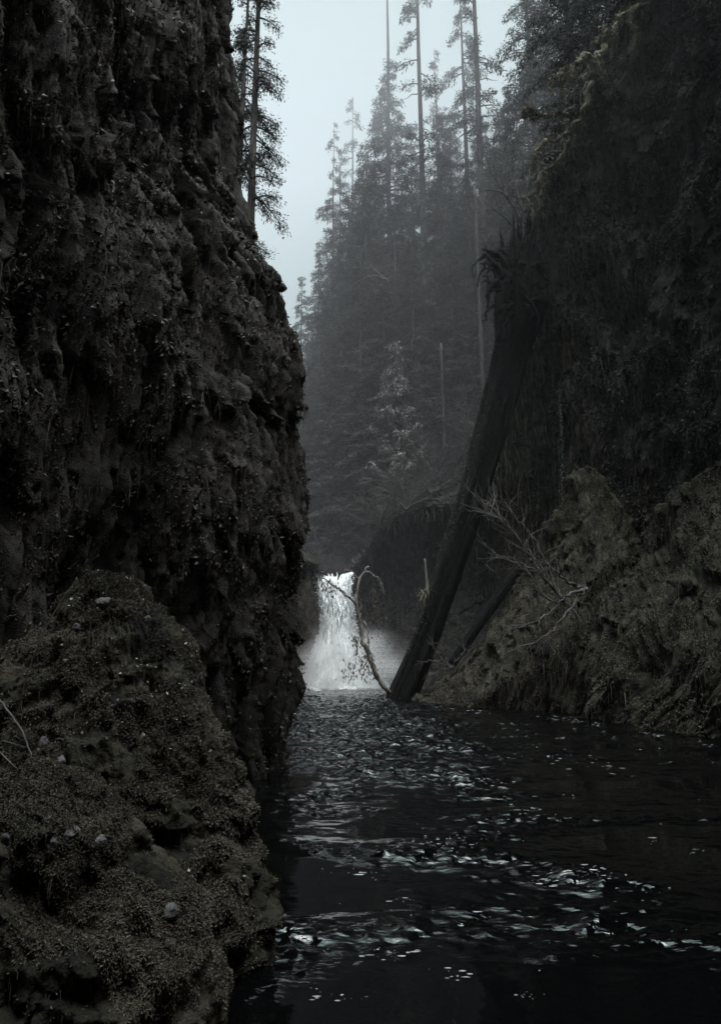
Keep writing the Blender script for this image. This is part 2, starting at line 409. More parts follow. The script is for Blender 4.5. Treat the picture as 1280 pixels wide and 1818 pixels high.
rc, RG, RN = cliff('right_cliff', ctrl, 520, 560, M['moss_dark_ground'], label='towering dark rock wall hung with ivy along the right bank', cat='cliff',
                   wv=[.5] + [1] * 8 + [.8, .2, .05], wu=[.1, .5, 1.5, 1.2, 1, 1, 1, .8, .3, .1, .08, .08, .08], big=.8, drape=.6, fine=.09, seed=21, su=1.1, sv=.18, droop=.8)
# bowl wall right of the fall, undercut, running behind the log to the right wall
bcols = [(616, 57.5, 1012), (626, 56.5, 1006), (650, 55, 958), (700, 52.5, 906), (760, 50.5, 885), (820, 48.5, 880), (868, 47, 862), (905, 46, 720), (945, 45, 520), (1000, 44, 380), (1070, 43, 300)]
ctrl = []
for s in (-.08, .05, .2, .4, .6, .8, .93, 1.0):
    und = 4.0 * math.sin(math.pi * min(1, max(0, s)) * .85)
    row = []
    for i, (px, Y, rp) in enumerate(bcols):
        r_ = P(px, rp, Y); k = 1 if 1 < i < 7 else .25
        row.append((r_[0] + .25 * und * k, Y + und * k, s * r_[2]))
    ctrl.append(row)
ctrl.append([(x + .15, y + 1.0, z + .25) for x, y, z in ctrl[-1]])
ctrl.append([(x + .6, y + 7, max(z + .5, float(hill(x + .6, max(y + 7, 60))) - .6)) for x, y, z in ctrl[-2]])
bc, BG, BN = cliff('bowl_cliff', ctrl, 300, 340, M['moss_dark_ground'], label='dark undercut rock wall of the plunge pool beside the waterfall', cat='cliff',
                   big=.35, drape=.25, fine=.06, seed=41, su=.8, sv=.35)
# left bank beyond the nose and the round rock shoulder at the fall's left edge
feet = [(-3.4, 18), (-4.2, 24), (-5.2, 32), (-6.2, 40), (-6.0, 46), (-4.9, 49.5)]
ctrl = []
for s in (-.08, .1, .3, .5, .7, .9, 1.0):
    z = s * 10.3
    row = [(x - .5 * (s > .8), y, z) for x, y in feet]
    pyv = py_of(z, 52)
    e = P(np.interp(pyv, [985, 1000, 1050, 1085, 1120, 1150, 1180, 1225], [540, 543, 556, 564, 562, 550, 537, 528]), pyv, 52)
    row += [(e[0] - .9, 50.8, z), tuple(e), (e[0] - .15, 54, z), (e[0] + .25, 57.5, z), (e[0] - .2, 64, z)]
    ctrl.append(row)
ctrl.append([(x - 1.5, y + .2, z + .5) for x, y, z in ctrl[-1]])
ctrl.append([(x - 30, y + .4, z + 18) for x, y, z in ctrl[-2]])
fb, FG, FN = cliff('bank_cliff', ctrl, 220, 300, M['moss_ground'], label='round dark rock shoulder at the left edge of the waterfall', cat='cliff',
                   big=.2, drape=.14, fine=.05, seed=51, su=.9, sv=.4)
# unseen wall added close behind the viewer to keep light off the foreground
ctrl = [[(x, -7.5 - .004 * x * x - .12 * max(z, 0) * .2, z) for x in (-30, -12, -4, 4, 12, 30)] for z in (-2, 6, 14, 24, 34, 46)]
cliff('downstream_cliff', ctrl, 120, 160, M['moss_ground'], flip=True, label='mossy wall where the gorge bends', cat='cliff', seed=61, big=.6)

# ------------------------------------------------------------------ boulders and mounds
def ring_rock(rows, nv, nu, mat, name, label, cat, seed, big, drape, fine, su, sv, exps=2.4):
    th = np.linspace(-np.pi / 2 - np.pi, np.pi / 2, 15)          # starts and ends at the hidden back
    ctrl = []
    for z, XL, XR, Yc, b in rows:
        cx, a = (XL + XR) / 2, (XR - XL) / 2
        c, s_ = np.cos(th), np.sin(th)
        ctrl.append([(cx + a * np.sign(q) * abs(q) ** (2 / exps), Yc + b * np.sign(r) * abs(r) ** (2 / exps), z) for q, r in zip(c, s_)])
    G = loft(ctrl, nv, nu); N = normals(G, False)
    c = G.mean(axis=(0, 1)); 
    if ((G - c) * N).sum(-1).mean() < 0: fl = True
    else: fl = False
    N = normals(G, fl)
    G = moss_disp(G, N, big=big, drape=drape, fine=fine, seed=seed, su=su, sv=sv, droop=.35, iso=.9 * drape, isc=1.9)
    G[:, -1] = G[:, 0]
    o = mesh(name, G, gridq(nv, nu, fl), mat=mat)
    tag(o, label, cat)
    return o, G, normals(G, fl)
rt = [(1028, 225), (1060, 256), (1090, 284), (1130, 332), (1180, 358), (1220, 374), (1270, 422), (1330, 446), (1420, 474), (1480, 491), (1540, 502), (1575, 516), (1600, 522), (1660, 515), (1760, 500)]
lt = [(1028, 165), (1060, 125), (1100, 95), (1140, 45), (1170, 0), (1250, -140), (1400, -260), (1800, -330)]
rows = []
for z in (-.9, -.3, .2, .6, 1.0, 1.4, 1.75, 2.1, 2.35, 2.55, 2.68):
    Y = float(np.interp(z, [0, 1, 2, 2.7], [5.3, 5.5, 5.9, 6.3])); p = py_of(z, Y)
    rows.append((z, P(np.interp(p, [q[0] for q in lt], [q[1] for q in lt]), p, Y)[0], P(np.interp(p, [q[0] for q in rt], [q[1] for q in rt]), p, Y)[0],
                 Y + .1, float(np.interp(z, [0, 1.5, 2.7], [1.0, .8, .3]))))
rows.append((2.76, rows[-1][1] + .12, rows[-1][2] - .12, 6.4, .08))
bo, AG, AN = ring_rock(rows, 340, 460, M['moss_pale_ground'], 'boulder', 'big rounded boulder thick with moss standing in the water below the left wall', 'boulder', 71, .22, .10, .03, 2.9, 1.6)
rt = [(1375, 60), (1400, 110), (1440, 170), (1480, 205), (1550, 228), (1592, 262), (1600, 310), (1625, 340), (1680, 362), (1740, 376), (1820, 372), (2000, 360)]
rows = []
for z in (-.9, -.3, .1, .45, .75, .95, 1.1, 1.25, 1.36):
    Y = float(np.interp(z, [0, 1.4], [3.7, 3.9])); p = py_of(z, Y)
    rows.append((z, -2.9 + .3 * z, P(np.interp(p, [q[0] for q in rt], [q[1] for q in rt]), p, Y)[0], Y + .1, float(np.interp(z, [0, 1.4], [.75, .4]))))
rows.append((1.44, -2.1, rows[-1][2] - .2, 4.0, .1))
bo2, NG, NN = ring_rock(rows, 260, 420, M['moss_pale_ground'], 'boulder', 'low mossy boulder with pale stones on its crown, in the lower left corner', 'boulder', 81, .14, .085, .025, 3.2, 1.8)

def mound(name, label, foot, crest, seed, nv, nu, bulge, back=5.0, end=None, **k):
    ctrl = [[], [], [], [], [], [], []]
    for f, (px, py, Y) in zip(foot, crest):
        a = W(*f); c = P(px, py, Y); h = c[2]
        u_ = 2.4 * min(1, h / 5); ctrl[0].append((a[0], a[1] + u_, -1.2)); ctrl[1].append((a[0], a[1] + u_ * .8, 0.1))
        for j, s in enumerate((.3, .62, .86)):
            q = a * (1 - s) + c * s
            q[1] = a[1] * (1 - s) + c[1] * s - bulge * math.sin(math.pi * s) * min(1, h / 4)
            q[2] = h * s
            ctrl[2 + j].append(tuple(q))
        ctrl[5].append(tuple(c)); ctrl[6].append((c[0] + .6, c[1] + back, c[2] * .35))
    G = loft(ctrl, nv, nu); N = normals(G, False); G = moss_disp(G, N, seed=seed, **k)
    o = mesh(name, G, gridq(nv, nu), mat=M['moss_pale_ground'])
    tag(o, label, 'rock mound')
    return o, G, normals(G)
ma, MAG, MAN = mound('rock_mound', 'broad moss-draped rock bulge at the right edge of the water',
    [(1018, 1266), (1036, 1270), (1070, 1277), (1130, 1292), (1200, 1305), (1290, 1320), (1420, 1338), (1560, 1360)],
    [(1022, 1120, 29), (1030, 1052, 28), (1062, 1004, 27.5), (1108, 976, 27), (1185, 893, 25.5), (1285, 792, 23.5), (1430, 690, 20.5), (1580, 600, 18)], 91, 300, 380, .9,
    big=.55, drape=.56, fine=.035, su=1.1, sv=.26, droop=.7, ver=.7)
mb_, MBG, MBN = mound('rock_mound', 'sloping moss-covered rock spur tapering down to the water at the log',
    [(738, 1242), (760, 1249), (800, 1255), (850, 1259), (905, 1263), (960, 1267), (1020, 1272), (1065, 1277), (1110, 1284), (1170, 1294)],
    [(745, 1240, 36), (766, 1224, 35.6), (802, 1190, 35.2), (848, 1140, 34.8), (898, 1052, 34.2), (952, 962, 33.6), (1003, 885, 33), (1038, 832, 32.5), (1080, 872, 31.5), (1150, 985, 30)], 95, 300, 380, .5,
    big=.45, drape=.48, fine=.03, su=1.1, sv=.28, droop=.7, ver=.7)

# ------------------------------------------------------------------ moss, ivy and hanging growth on the rock
def fmask(G, sc, seed, thr=0.0, soft=.25):
    return np.clip((fbm(G.reshape(-1, 3) * sc, 3, seed).reshape(G.shape[:2]) - thr) / soft, 0.02, 1)
def view(G, y0, y1, pad=120):             # denser where the gorge can be looked into, thinner elsewhere
    yc = np.maximum(G[..., 1] * cp + (G[..., 2] - CAMZ) * sp, .1); uc = -G[..., 1] * sp + (G[..., 2] - CAMZ) * cp
    x = 640 + FPX * G[..., 0] / yc; y = 909 - FPX * uc / yc
    ok = (x > -pad) & (x < 1280 + pad) & (y > -pad) & (y < 1818 + pad) & (G[..., 1] > y0) & (G[..., 1] < y1)
    return np.where(ok, 1.0, .02)
def up_w(N): return np.clip(.35 + N[..., 2] * 1.2, .05, 1)
def cover(parent, name, mat, parts):
    b = MB()
    for V, q in parts: b.add(V, q)
    o = b.build(name, mat, parent, smooth=False); o['kind'] = 'stuff'
    return o
mk = view(LG, 2, 20)
low = np.clip((LG[..., 2] - 1.2 + 1.5 * (LG[..., 1] - 9.5) / 3 + 1.2 * fbm(LG.reshape(-1, 3) * .5, 2, 77).reshape(LG.shape[:2])) / 4.5, .10, 1)  # thinner moss low down: wet rock shows, and darkening is put in
mk = mk * low
a = sample(LG, LN, 300000, mk * fmask(LG, np.array([.8, .8, .35]), 5, -.40))
b = sample(LG, LN, 42000, mk * fmask(LG, .9, 15, -.1))
cover(lc, 'moss', M['moss'], [leaves(*a, .055, .4, .45, .75, .45), strands(b[0], .07 + .45 * rng.random(42000) ** 2, .015)])
a = sample(LG, LN, 26000, mk * fmask(LG, .7, 25, .02, .2))
cover(lc, 'ivy_leaves', M['ivy'], [leaves(*a, .075, .62, .7, .7, .45, .02)])
mk = view(RG, 2, 40)
a = sample(RG, RN, 120000, mk * fmask(RG, np.array([.4, .4, .2]), 6, -.25))
b = sample(RG, RN, 9000, mk * np.clip(.12 + 1.2 * np.exp(-((RG[..., 1] - 35.5) / 2.2) ** 2), 0, 1))
cover(rc, 'moss', M['moss_dark'], [leaves(*a, .13, .4, .45, .8, .45), strands(b[0], .4 + 2.2 * rng.random(9000) ** 2, .05, 5)])
a = sample(RG, RN, 60000, mk * fmask(RG, .45, 26, -.2, .2))
cover(rc, 'ivy_leaves', M['ivy'], [leaves(*a, .17, .62, .75, .7, .45, .05)])
a = sample(BG, BN, 60000, fmask(BG, .5, 7, -.3) * up_w(BN)); b = sample(BG, BN, 7000, np.where(BG[..., 0] > 9.5, 1, .10) * view(BG, 40, 60))
rimm = np.zeros(BG.shape[:2]); rimm[225:] = 1; r = sample(BG, BN, 5000, rimm)
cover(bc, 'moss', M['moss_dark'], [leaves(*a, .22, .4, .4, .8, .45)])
cover(bc, 'hanging_moss', M['moss_pale'], [strands(b[0], .5 + 2.0 * rng.random(7000) ** 2, .07, 5)])  # paler moss colour paints in the light on the drape
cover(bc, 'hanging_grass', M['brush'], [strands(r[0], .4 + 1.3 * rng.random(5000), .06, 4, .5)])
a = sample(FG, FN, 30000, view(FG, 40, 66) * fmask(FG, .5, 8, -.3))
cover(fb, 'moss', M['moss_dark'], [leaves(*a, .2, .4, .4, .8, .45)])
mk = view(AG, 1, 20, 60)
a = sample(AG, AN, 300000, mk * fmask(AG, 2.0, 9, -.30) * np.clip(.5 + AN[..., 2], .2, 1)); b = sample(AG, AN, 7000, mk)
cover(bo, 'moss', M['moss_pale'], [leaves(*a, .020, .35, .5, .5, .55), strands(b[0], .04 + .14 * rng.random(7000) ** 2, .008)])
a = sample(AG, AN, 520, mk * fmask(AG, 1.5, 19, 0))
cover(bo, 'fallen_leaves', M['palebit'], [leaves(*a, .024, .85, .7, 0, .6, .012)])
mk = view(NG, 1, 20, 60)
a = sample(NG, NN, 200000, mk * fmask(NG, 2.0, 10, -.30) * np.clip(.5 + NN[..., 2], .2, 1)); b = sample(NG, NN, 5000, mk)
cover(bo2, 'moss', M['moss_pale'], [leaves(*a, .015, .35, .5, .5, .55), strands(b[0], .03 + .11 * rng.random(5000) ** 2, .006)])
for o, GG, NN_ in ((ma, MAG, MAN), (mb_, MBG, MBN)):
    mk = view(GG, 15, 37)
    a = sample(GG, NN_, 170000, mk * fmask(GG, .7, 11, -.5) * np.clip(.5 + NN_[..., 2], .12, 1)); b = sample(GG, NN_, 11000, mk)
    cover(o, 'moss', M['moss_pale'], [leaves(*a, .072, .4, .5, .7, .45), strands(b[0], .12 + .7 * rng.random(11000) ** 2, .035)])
a = sample(HG, normals(HG), 90000, ((HG[..., 1] < 95) & (HG[..., 0] > -12) & (HG[..., 0] < 28)) * fmask(HG, .2, 12, -.3) * np.where(np.abs(HG[..., 0] + 3) < 2, .1, 1))
V, q = leaves(a[0], a[1], .55, .22, .9, .1, .7)
tag(mesh('undergrowth', V, q, mat=M['brush'], smooth=False), 'low ferny undergrowth covering the slope behind the waterfall', 'undergrowth', kind='stuff')

# ------------------------------------------------------------------ water
nr, ncx = 760, 640
Yr = np.concatenate([np.array([-24, -12, -5, -1, .8]), 1.6 * (57.5 / 1.6) ** np.linspace(0, 1, nr - 5)])
Tx = np.linspace(-1, 1, ncx); Tx = np.sign(Tx) * np.abs(Tx) ** 1.25
wy = Yr[:, None] + 0 * Tx[None]; wx = 1.5 + Tx[None] * (10 + .42 * np.abs(Yr[:, None]))
p = np.stack([wx, wy, wx * 0], -1).reshape(-1, 3)
def Q(sx, sy, s): return np.stack([p[:, 0] * sx, p[:, 1] * sy, p[:, 0] * 0 + s], -1)
warp = p + .5 * np.stack([fbm(Q(.3, .3, 1), 2, 3), fbm(Q(.3, .3, 5), 2, 4), p[:, 0] * 0], -1); p = warp * np.array([1, 1, 0])
cur = np.exp(-((p[:, 0] - (.2 + .10 * p[:, 1] * 0 + 2.6 * np.clip((12 - p[:, 1]) / 8, 0, 1))) / (2.2 + .06 * p[:, 1])) ** 2)     # the main current
rough = np.clip(.02 + cur * (.34 + .45 * np.clip((p[:, 1] - 9) / 6, 0, 1)) + 1.15 * fbm(Q(.4, .8, 3), 4, 70) + .42 * np.clip((p[:, 1] - 9) / 14, 0, 1), .03, 1.25)
rough *= .82 + .18 * np.clip((p[:, 1] - 5) / 9, 0, 1)
nearw = np.clip((18 - p[:, 1]) / 9, 0, 1)
rg = 1 - 2 * np.abs(fbm(Q(1.1, 1.8, 2), 2, 71))
hgt = rough * (.06 * fbm(Q(.55, .9, 0), 2, 72) + .030 * rg ** 2 + (.070 - .030 * nearw) * fbm(Q(3.4, 4.8, 9), 3, 73) + .030 * nearw * fbm(Q(6.5, 10, 3), 2, 77) + .006 * (1 - 2 * np.abs(fbm(Q(9, 11, 9), 2, 74)))) + .03 * pn(Q(.25, .4, 4), 75)
hgt += np.clip((p[:, 1] - 50) / 6, 0, 1) * .12 * np.abs(fbm(Q(1.3, 1.3, 6), 3, 76))
WG = np.stack([wx.ravel(), wy.ravel(), hgt], -1).reshape(nr, ncx, 3)
rw = mesh('river_water', WG, gridq(nr, ncx), mat=M['water']); tag(rw, kind='structure')
rw.data.attributes.new('chop', 'FLOAT', 'POINT').data.foreach_set('value', rough.astype(np.float32))
us = np.array([[(-4.2 + .03 * (y - 57) + t * 4.6, y, 9.35 + .04 * (y - 57)) for t in np.linspace(0, 1, 12)] for y in np.linspace(57.2, 80, 20)])
us[..., 2] += .06 * fbm(us.reshape(-1, 3) * 1.5, 2, 3).reshape(20, 12)
tag(mesh('stream_water', us, gridq(20, 12), mat=M['water']), kind='structure')
# foam flecks and bubbles on the river, some standing in for sky glints
b = MB()
def fleck(x, y, rx, ry):
    k = 9; an = np.arange(k) * 2 * np.pi / k; rr = .6 + .6 * rng.random(k)
    j = int(np.argmin(np.abs(Yr - y))); i = int(np.argmin(np.abs(wx[j] - x))); z = WG[j, i, 2] + .002
    V = np.concatenate([np.stack([x + rx * rr * np.cos(an), y + ry * rr * np.sin(an), an * 0 + z], -1), [[x, y, z + min(rx, ry) * .12 + .003]]])
    b.add(V, T=[(q, (q + 1) % k, k) for q in range(k)])
for px, py, n, sx in ((970, 1565, 26, 32), (1060, 1556, 16, 40), (1150, 1582, 10, 30), (1160, 1490, 6, 8), (800, 1500, 22, 60), (930, 1440, 20, 40), (1000, 1345, 18, 60),
                      (650, 1548, 14, 60), (700, 1690, 14, 40), (800, 1730, 12, 50), (930, 1765, 10, 30), (690, 1690, 12, 40), (1240, 1510, 6, 25), (860, 1635, 6, 60), (720, 1600, 8, 60),
                      (600, 1770, 14, 60), (860, 1390, 16, 60), (1060, 1365, 10, 50)):
    for _ in range(n):
        c = W(px + random.gauss(0, sx * .5), py + random.gauss(0, 3 + sx * .08)); s = .0011 * c[1] * (.3 + 1.8 * random.random() ** 3)
        fleck(c[0], c[1], s * random.uniform(1.5, 5), s * random.uniform(.7, 1.4))
for k in range(150):                      # froth caught along the foot of the mossy spur and the wall
    fx_ = random.uniform(760, 1290); c = W(fx_, np.interp(fx_, [738, 800, 905, 1020, 1130, 1290], [1243, 1257, 1266, 1276, 1296, 1326]) + random.uniform(0, 5)); s = .0011 * c[1] * random.uniform(.3, 1.1)
    if pn(np.array([[fx_ * .02, 3.3, 1.0]]), 91)[0] > -.05: fleck(c[0], c[1], s * random.uniform(1.5, 5), s * random.uniform(.6, 1.1))
for _ in range(60):
    c = W(random.uniform(520, 1250), random.triangular(1225, 1800, 1300)); s = .0008 * c[1] * random.uniform(.4, 1.5)
    if pn(np.array([[c[0] * .35, c[1] * .6, 3.0]]), 90)[0] > .05: fleck(c[0], c[1], s * random.uniform(1, 2.5), s)
tag(b.build('foam', M['fleck'], smooth=False), 'white foam flecks and bubbles drifting on the dark river', 'foam', kind='stuff')

# ------------------------------------------------------------------ the waterfall
fy = [998, 1006, 1016, 1030, 1050, 1070, 1085, 1100, 1130, 1160, 1190, 1222]
fl = [554, 556, 559, 563, 568, 572, 574, 573, 567, 556, 544, 530]
fr = [628, 628, 627, 624, 621, 622, 627, 625, 627, 640, 656, 676]
wf = empty('waterfall', (-2.0, 55, 0))
tag(wf, 'white waterfall pouring through the notch into the pool', 'waterfall')
def fall_pt(u, t):                        # u across 0..1, t from lip 0 to foot 1
    t = np.asarray(t); u = np.asarray(u)
    z = 9.25 - 9.35 * t; Y = 57.0 - 2.6 * np.sqrt(np.clip(t, 0, 1)) - 1.2 * np.sin(np.pi * u) * (.35 + .65 * t)
    pyv = 909 - FPX * (((z - CAMZ) / Y) * cp - sp) / (cp + ((z - CAMZ) / Y) * sp)
    px = np.interp(pyv, fy, fl) * (1 - u) + np.interp(pyv, fy, fr) * u
    k = Y / (cp - (909 - pyv) / FPX * sp)
    return np.stack([(px - 640) / FPX * k, Y, z], -1)
nv, nu = 200, 120
uu, tt = np.meshgrid(np.linspace(0, 1, nu), np.linspace(-.04, 1, nv))
Gf = fall_pt(uu, np.clip(tt, 0, 1)); Gf[..., 1] += np.where(tt < 0, -tt * 60, 0)
lipn = .55 * np.exp(-((uu - .58) / .07) ** 2) + .25 * np.exp(-((uu - .4) / .2) ** 2) - .35 * np.exp(-((uu - .03) / .1) ** 2) - .18 * np.exp(-((uu - .95) / .1) ** 2)
Gf[..., 2] -= lipn * np.exp(-np.clip(tt, 0, 1) * 9)
pp = Gf.reshape(-1, 3)
ds = .42 * fbm(pp * np.array([1.1, .3, .55]), 4, 31) + .22 * np.abs(fbm(pp * np.array([2.6, .5, .9]), 3, 32)) + .5 * np.clip(1 - np.abs(fbm(pp * .8, 2, 33)) * 2, 0, 1) * np.clip(tt.ravel(), 0, 1)
Gf[..., 1] -= ds.reshape(nv, nu) * np.clip(tt * 6, 0, 1)
edge = .35 * fbm(np.stack([uu * 0 + 3, tt * 14, np.round(uu)], -1).reshape(-1, 3), 3, 35).reshape(nv, nu) * np.abs(uu - .5) ** 2 * 4
Gf[..., 0] += edge
mesh('water_sheet', Gf - np.array(wf.location), gridq(nv, nu), mat=M['falls'], parent=wf)
b = MB()
for k in range(170):                      # loose strands and gouts over the sheet
    u = random.random(); t0 = random.random() ** 1.2 * .9; t1 = min(1, t0 + random.uniform(.06, .3)); n = 7
    ts = np.linspace(t0, t1, n); c = fall_pt(np.full(n, u) + .03 * np.cumsum(rng.normal(size=n)) * .4, ts)
    c[:, 1] -= .25 + .5 * random.random(); c[:, 0] += rng.normal(size=n) * .02
    b.tube(c, (.03 + .07 * random.random()) * np.sin(np.linspace(.25, 3.0, n)) * (.6 + .8 * rng.random(n)), 5)
o = b.build('water_strands', M['falls'], wf); o.data.transform(__import__('mathutils').Matrix.Translation(-wf.location)); o['kind'] = 'stuff'
n = 14000; u = np.where(rng.random(n) < .6, np.where(rng.random(n) < .5, rng.normal(0, .05, n), rng.normal(1, .06, n)), rng.random(n)); t = rng.random(n) ** .6
c = fall_pt(u, t); c[:, 1] -= .4 + rng.random(n) * .9; c[:, 0] += rng.normal(0, .08, n) * (.3 + 2 * t); c[:, 2] += rng.normal(0, .2, n)
c[:, 2] = np.maximum(c[:, 2], .1)
V, q = leaves(c, rng.normal(size=(n, 3)), .05 + .09 * rng.random(n), .6, 1, .3, .5)
o = mesh('spray', V - np.array(wf.location), q, mat=M['foam'], parent=wf, smooth=False); o['kind'] = 'stuff'
# boiling foot of the fall
fx, fy_ = np.meshgrid(np.linspace(-5.6, 4.2, 150), np.linspace(49.5, 56, 90))
fp = np.stack([fx, fy_, fx * 0], -1).reshape(-1, 3)
am = np.exp(-(((fx + 1.9) / 2.6) ** 2 + ((fy_ - 54) / 1.6) ** 2)).ravel()
z = -.22 + .34 * am + .55 * am * np.abs(fbm(fp * 1.3, 4, 37)) + .30 * (fbm(fp * np.array([.5, .8, 1]), 2, 38)) + .05 * fbm(fp * 4, 2, 39)
mesh('churned_water', np.stack([fx.ravel(), fy_.ravel(), z], -1).reshape(90, 150, 3) - np.array(wf.location), gridq(90, 150), mat=M['falls'], parent=wf)

# ------------------------------------------------------------------ logs and branches
def path(px_list, n):                     # smooth 3-D path through (px,py,Y) points
    return cr1(np.array([P(*a) for a in px_list]), n)
def bark_tube(mb, pts, rad, k, amp, seed, sq=.3):
    pts = np.asarray(pts); m = len(pts); t = nrm(np.gradient(pts, axis=0)); ref = np.array([0, 1.0, 0]); V = []
    for i in range(m):
        bb = np.cross(t[i], ref); bb /= np.linalg.norm(bb); rf = np.cross(bb, t[i]); an = np.arange(k) * 2 * np.pi / k
        pt = np.stack([np.cos(an) * 2.5, np.sin(an) * 2.5, an * 0 + i * sq * .12], -1)
        rr = rad[i] * (1 + amp * fbm(pt, 3, seed) + amp * .5 * np.sin(an * 5 + seed + .02 * i))
        V.append(pts[i] + rr[:, None] * (np.cos(an)[:, None] * bb + np.sin(an)[:, None] * rf))
    V = np.concatenate(V); i = np.arange(m - 1)[:, None] * k; j = np.arange(k)[None]; j2 = (j + 1) % k
    Qd = np.stack([i + j, i + j2, i + k + j2, i + k + j], -1).reshape(-1, 4)
    n0 = len(V); V = np.concatenate([V, pts[:1], pts[-1:]]); jj = np.arange(k); j3 = (jj + 1) % k
    mb.add(V, Qd, np.concatenate([np.stack([j3, jj, jj * 0 + n0], -1), np.stack([(m - 1) * k + jj, (m - 1) * k + j3, jj * 0 + n0 + 1], -1)]))
log_px = [(709, 1262, 38.3), (713, 1236, 38), (757, 1130, 37.6), (797, 1010, 37.2), (838, 885, 36.8), (873, 765, 36.4), (903, 650, 36), (922, 570, 35.6), (932, 500, 35.2), (936, 462, 35)]
c = path(log_px, 170)
lg = empty('leaning_log', tuple(P(713, 1240, 38)))
tag(lg, 'huge dark dead tree trunk leaning against the right wall, torn roots at its top', 'log')
Lo = np.array(lg.location)
tq = np.linspace(0, 1, 170)
rad = np.interp(tq, [0, .03, .2, .45, .65, .8, .88, .95, 1], [.85, .74, .66, .78, .88, .98, 1.3, 1.45, 1.0])
b = MB(); bark_tube(b, c - Lo, rad, 80, .17, 5); b.build('trunk', M['bark'], lg); cl = c
def jag(pts, r0, r1, k=6, n=12, wob=.06, parent=lg, name='root', mat='bark', off=Lo):
    c = path(pts, n); c = c + rng.normal(size=c.shape) * wob * np.array([1, 1, 1]); mb = MB()
    mb.tube(c - off, np.linspace(r0, r1, n) * (.8 + .4 * rng.random(n)), k); return mb.build(name, M[mat], parent)
for pts, r0, r1 in ([[(905, 500, 34.4), (880, 470, 34), (862, 455, 34), (850, 460, 34)], .35, .06], [[(905, 520, 34.4), (880, 500, 34), (868, 520, 34), (866, 550, 34)], .3, .04],
                    [[(900, 480, 34.4), (880, 450, 34), (868, 448, 34), (858, 440, 34)], .3, .05], [[(905, 540, 34.4), (888, 530, 34), (884, 550, 34), (880, 570, 34)], .2, .03],
                    [[(940, 540, 34.6), (965, 530, 34.5), (980, 490, 34.8), (984, 450, 35)], .55, .2], [[(912, 550, 34.4), (893, 545, 34), (890, 562, 34), (893, 580, 34)], .16, .03]):
    jag(pts, r0, r1, wob=.03)
b = MB()                                  # matted soil and rootlets of the torn root plate
n = 700; cx = np.stack([rng.normal(890, 16, n), rng.normal(490, 36, n), rng.normal(34.3, .5, n)], -1)
pos = np.array([P(*q) for q in cx]); V, q = strands(pos - Lo, .2 + .8 * rng.random(n) ** 2, .032, 5, .95); b.add(V, q)
n = 420; cx = np.stack([rng.uniform(905, 985, n), rng.uniform(415, 500, n), rng.normal(34.2, .5, n)], -1)
pos = np.array([P(*q) for q in cx]); V, q = strands(pos - Lo, .4 + 1.6 * rng.random(n) ** 2, .04, 4, .25); b.add(V, q)
o = b.build('rootlets', M['bark'], lg, smooth=False); o['kind'] = 'stuff'
ax = nrm(c[-1] - c[-20]) if False else nrm(cl[-1] - cl[-12]); b1 = nrm(np.cross(ax, [0, 1, 0])); b2 = np.cross(b1, ax); b = MB()
for k in range(46):                       # the splintered, upturned butt
    a = k * 2.39996; rr = (.40 + 1.0 * math.sqrt(k / 46)); L = random.uniform(.5, 1.5) + (1.0 if random.random() < .22 else 0)
    base = cl[-1] - ax * .9 + (b1 * math.cos(a) + b2 * math.sin(a)) * rr; tip = base + ax * (.9 + L) + (b1 * math.cos(a) + b2 * math.sin(a)) * random.uniform(-.05, .45)
    q = np.linspace(0, 1, 7)[:, None]; q = base + (tip - base) * q + rng.normal(size=(7, 3)) * .05
    b.tube(q - Lo, np.array([.34, .30, .24, .17, .11, .06, .012]) * random.uniform(.5, 1.15), 5)
b.build('splintered_butt', M['bark'], lg, smooth=False)
for k in range(44):                       # tangle of thinner roots
    x0, y0 = random.uniform(880, 945), random.uniform(455, 560); dx, dy = random.uniform(-26, -8) if x0 < 915 else random.uniform(-14, 22), random.uniform(-45, 50)
    jag([(x0, y0, 34.4), (x0 + dx, y0 + dy * .4 - 8, 34.0), (x0 + dx * 1.5 + random.uniform(-6, 6), y0 + dy * .8, 33.9), (x0 + dx * 1.7, y0 + dy * 1.2 + 10, 34)], random.uniform(.06, .2), .02, wob=.06)
for pts in ([(758, 1062, 36.6), (757, 1030, 36.5), (754, 992, 36.4)],):
    jag(pts, .12, .045, 6, 9, .015, name='branch_stub', mat='deadwood')
for px, py, dx, dy, r_ in ((878, 742, -14, -10, .09), (822, 930, -16, -6, .07), (884, 700, 20, -18, .08), (765, 1105, -14, -12, .08), (858, 900, 16, -8, .06)):
    jag([(px, py, 36.2), (px + dx * .6, py + dy * .7, 35.8), (px + dx, py + dy, 35.6)], r_, r_ * .5, 6, 6, .02, name='branch_stub', mat='bark')
i = rng.integers(20, 140, 1500); V, q = leaves(cl[i] - Lo + rad[i][:, None] * (np.array([-.72, -.55, .25]) + rng.normal(size=(1500, 3)) * .22), np.tile([-.6, -.5, .4], (1500, 1)), .12, .5, .5, .7, .5)
o = mesh('moss', V, q, mat=M['moss_dark'], parent=lg, smooth=False); o['kind'] = 'stuff'
b = MB(); n = 36
pos = np.array([P(random.gauss(752, 5), random.gauss(1052, 5), 36.4) for _ in range(n)]); V, q = strands(pos - Lo, .3 + .4 * rng.random(n), .05, 3, .6); b.add(V, q)
o = b.build('dead_tuft', M['deadleaf'], lg, smooth=False); o['kind'] = 'stuff'
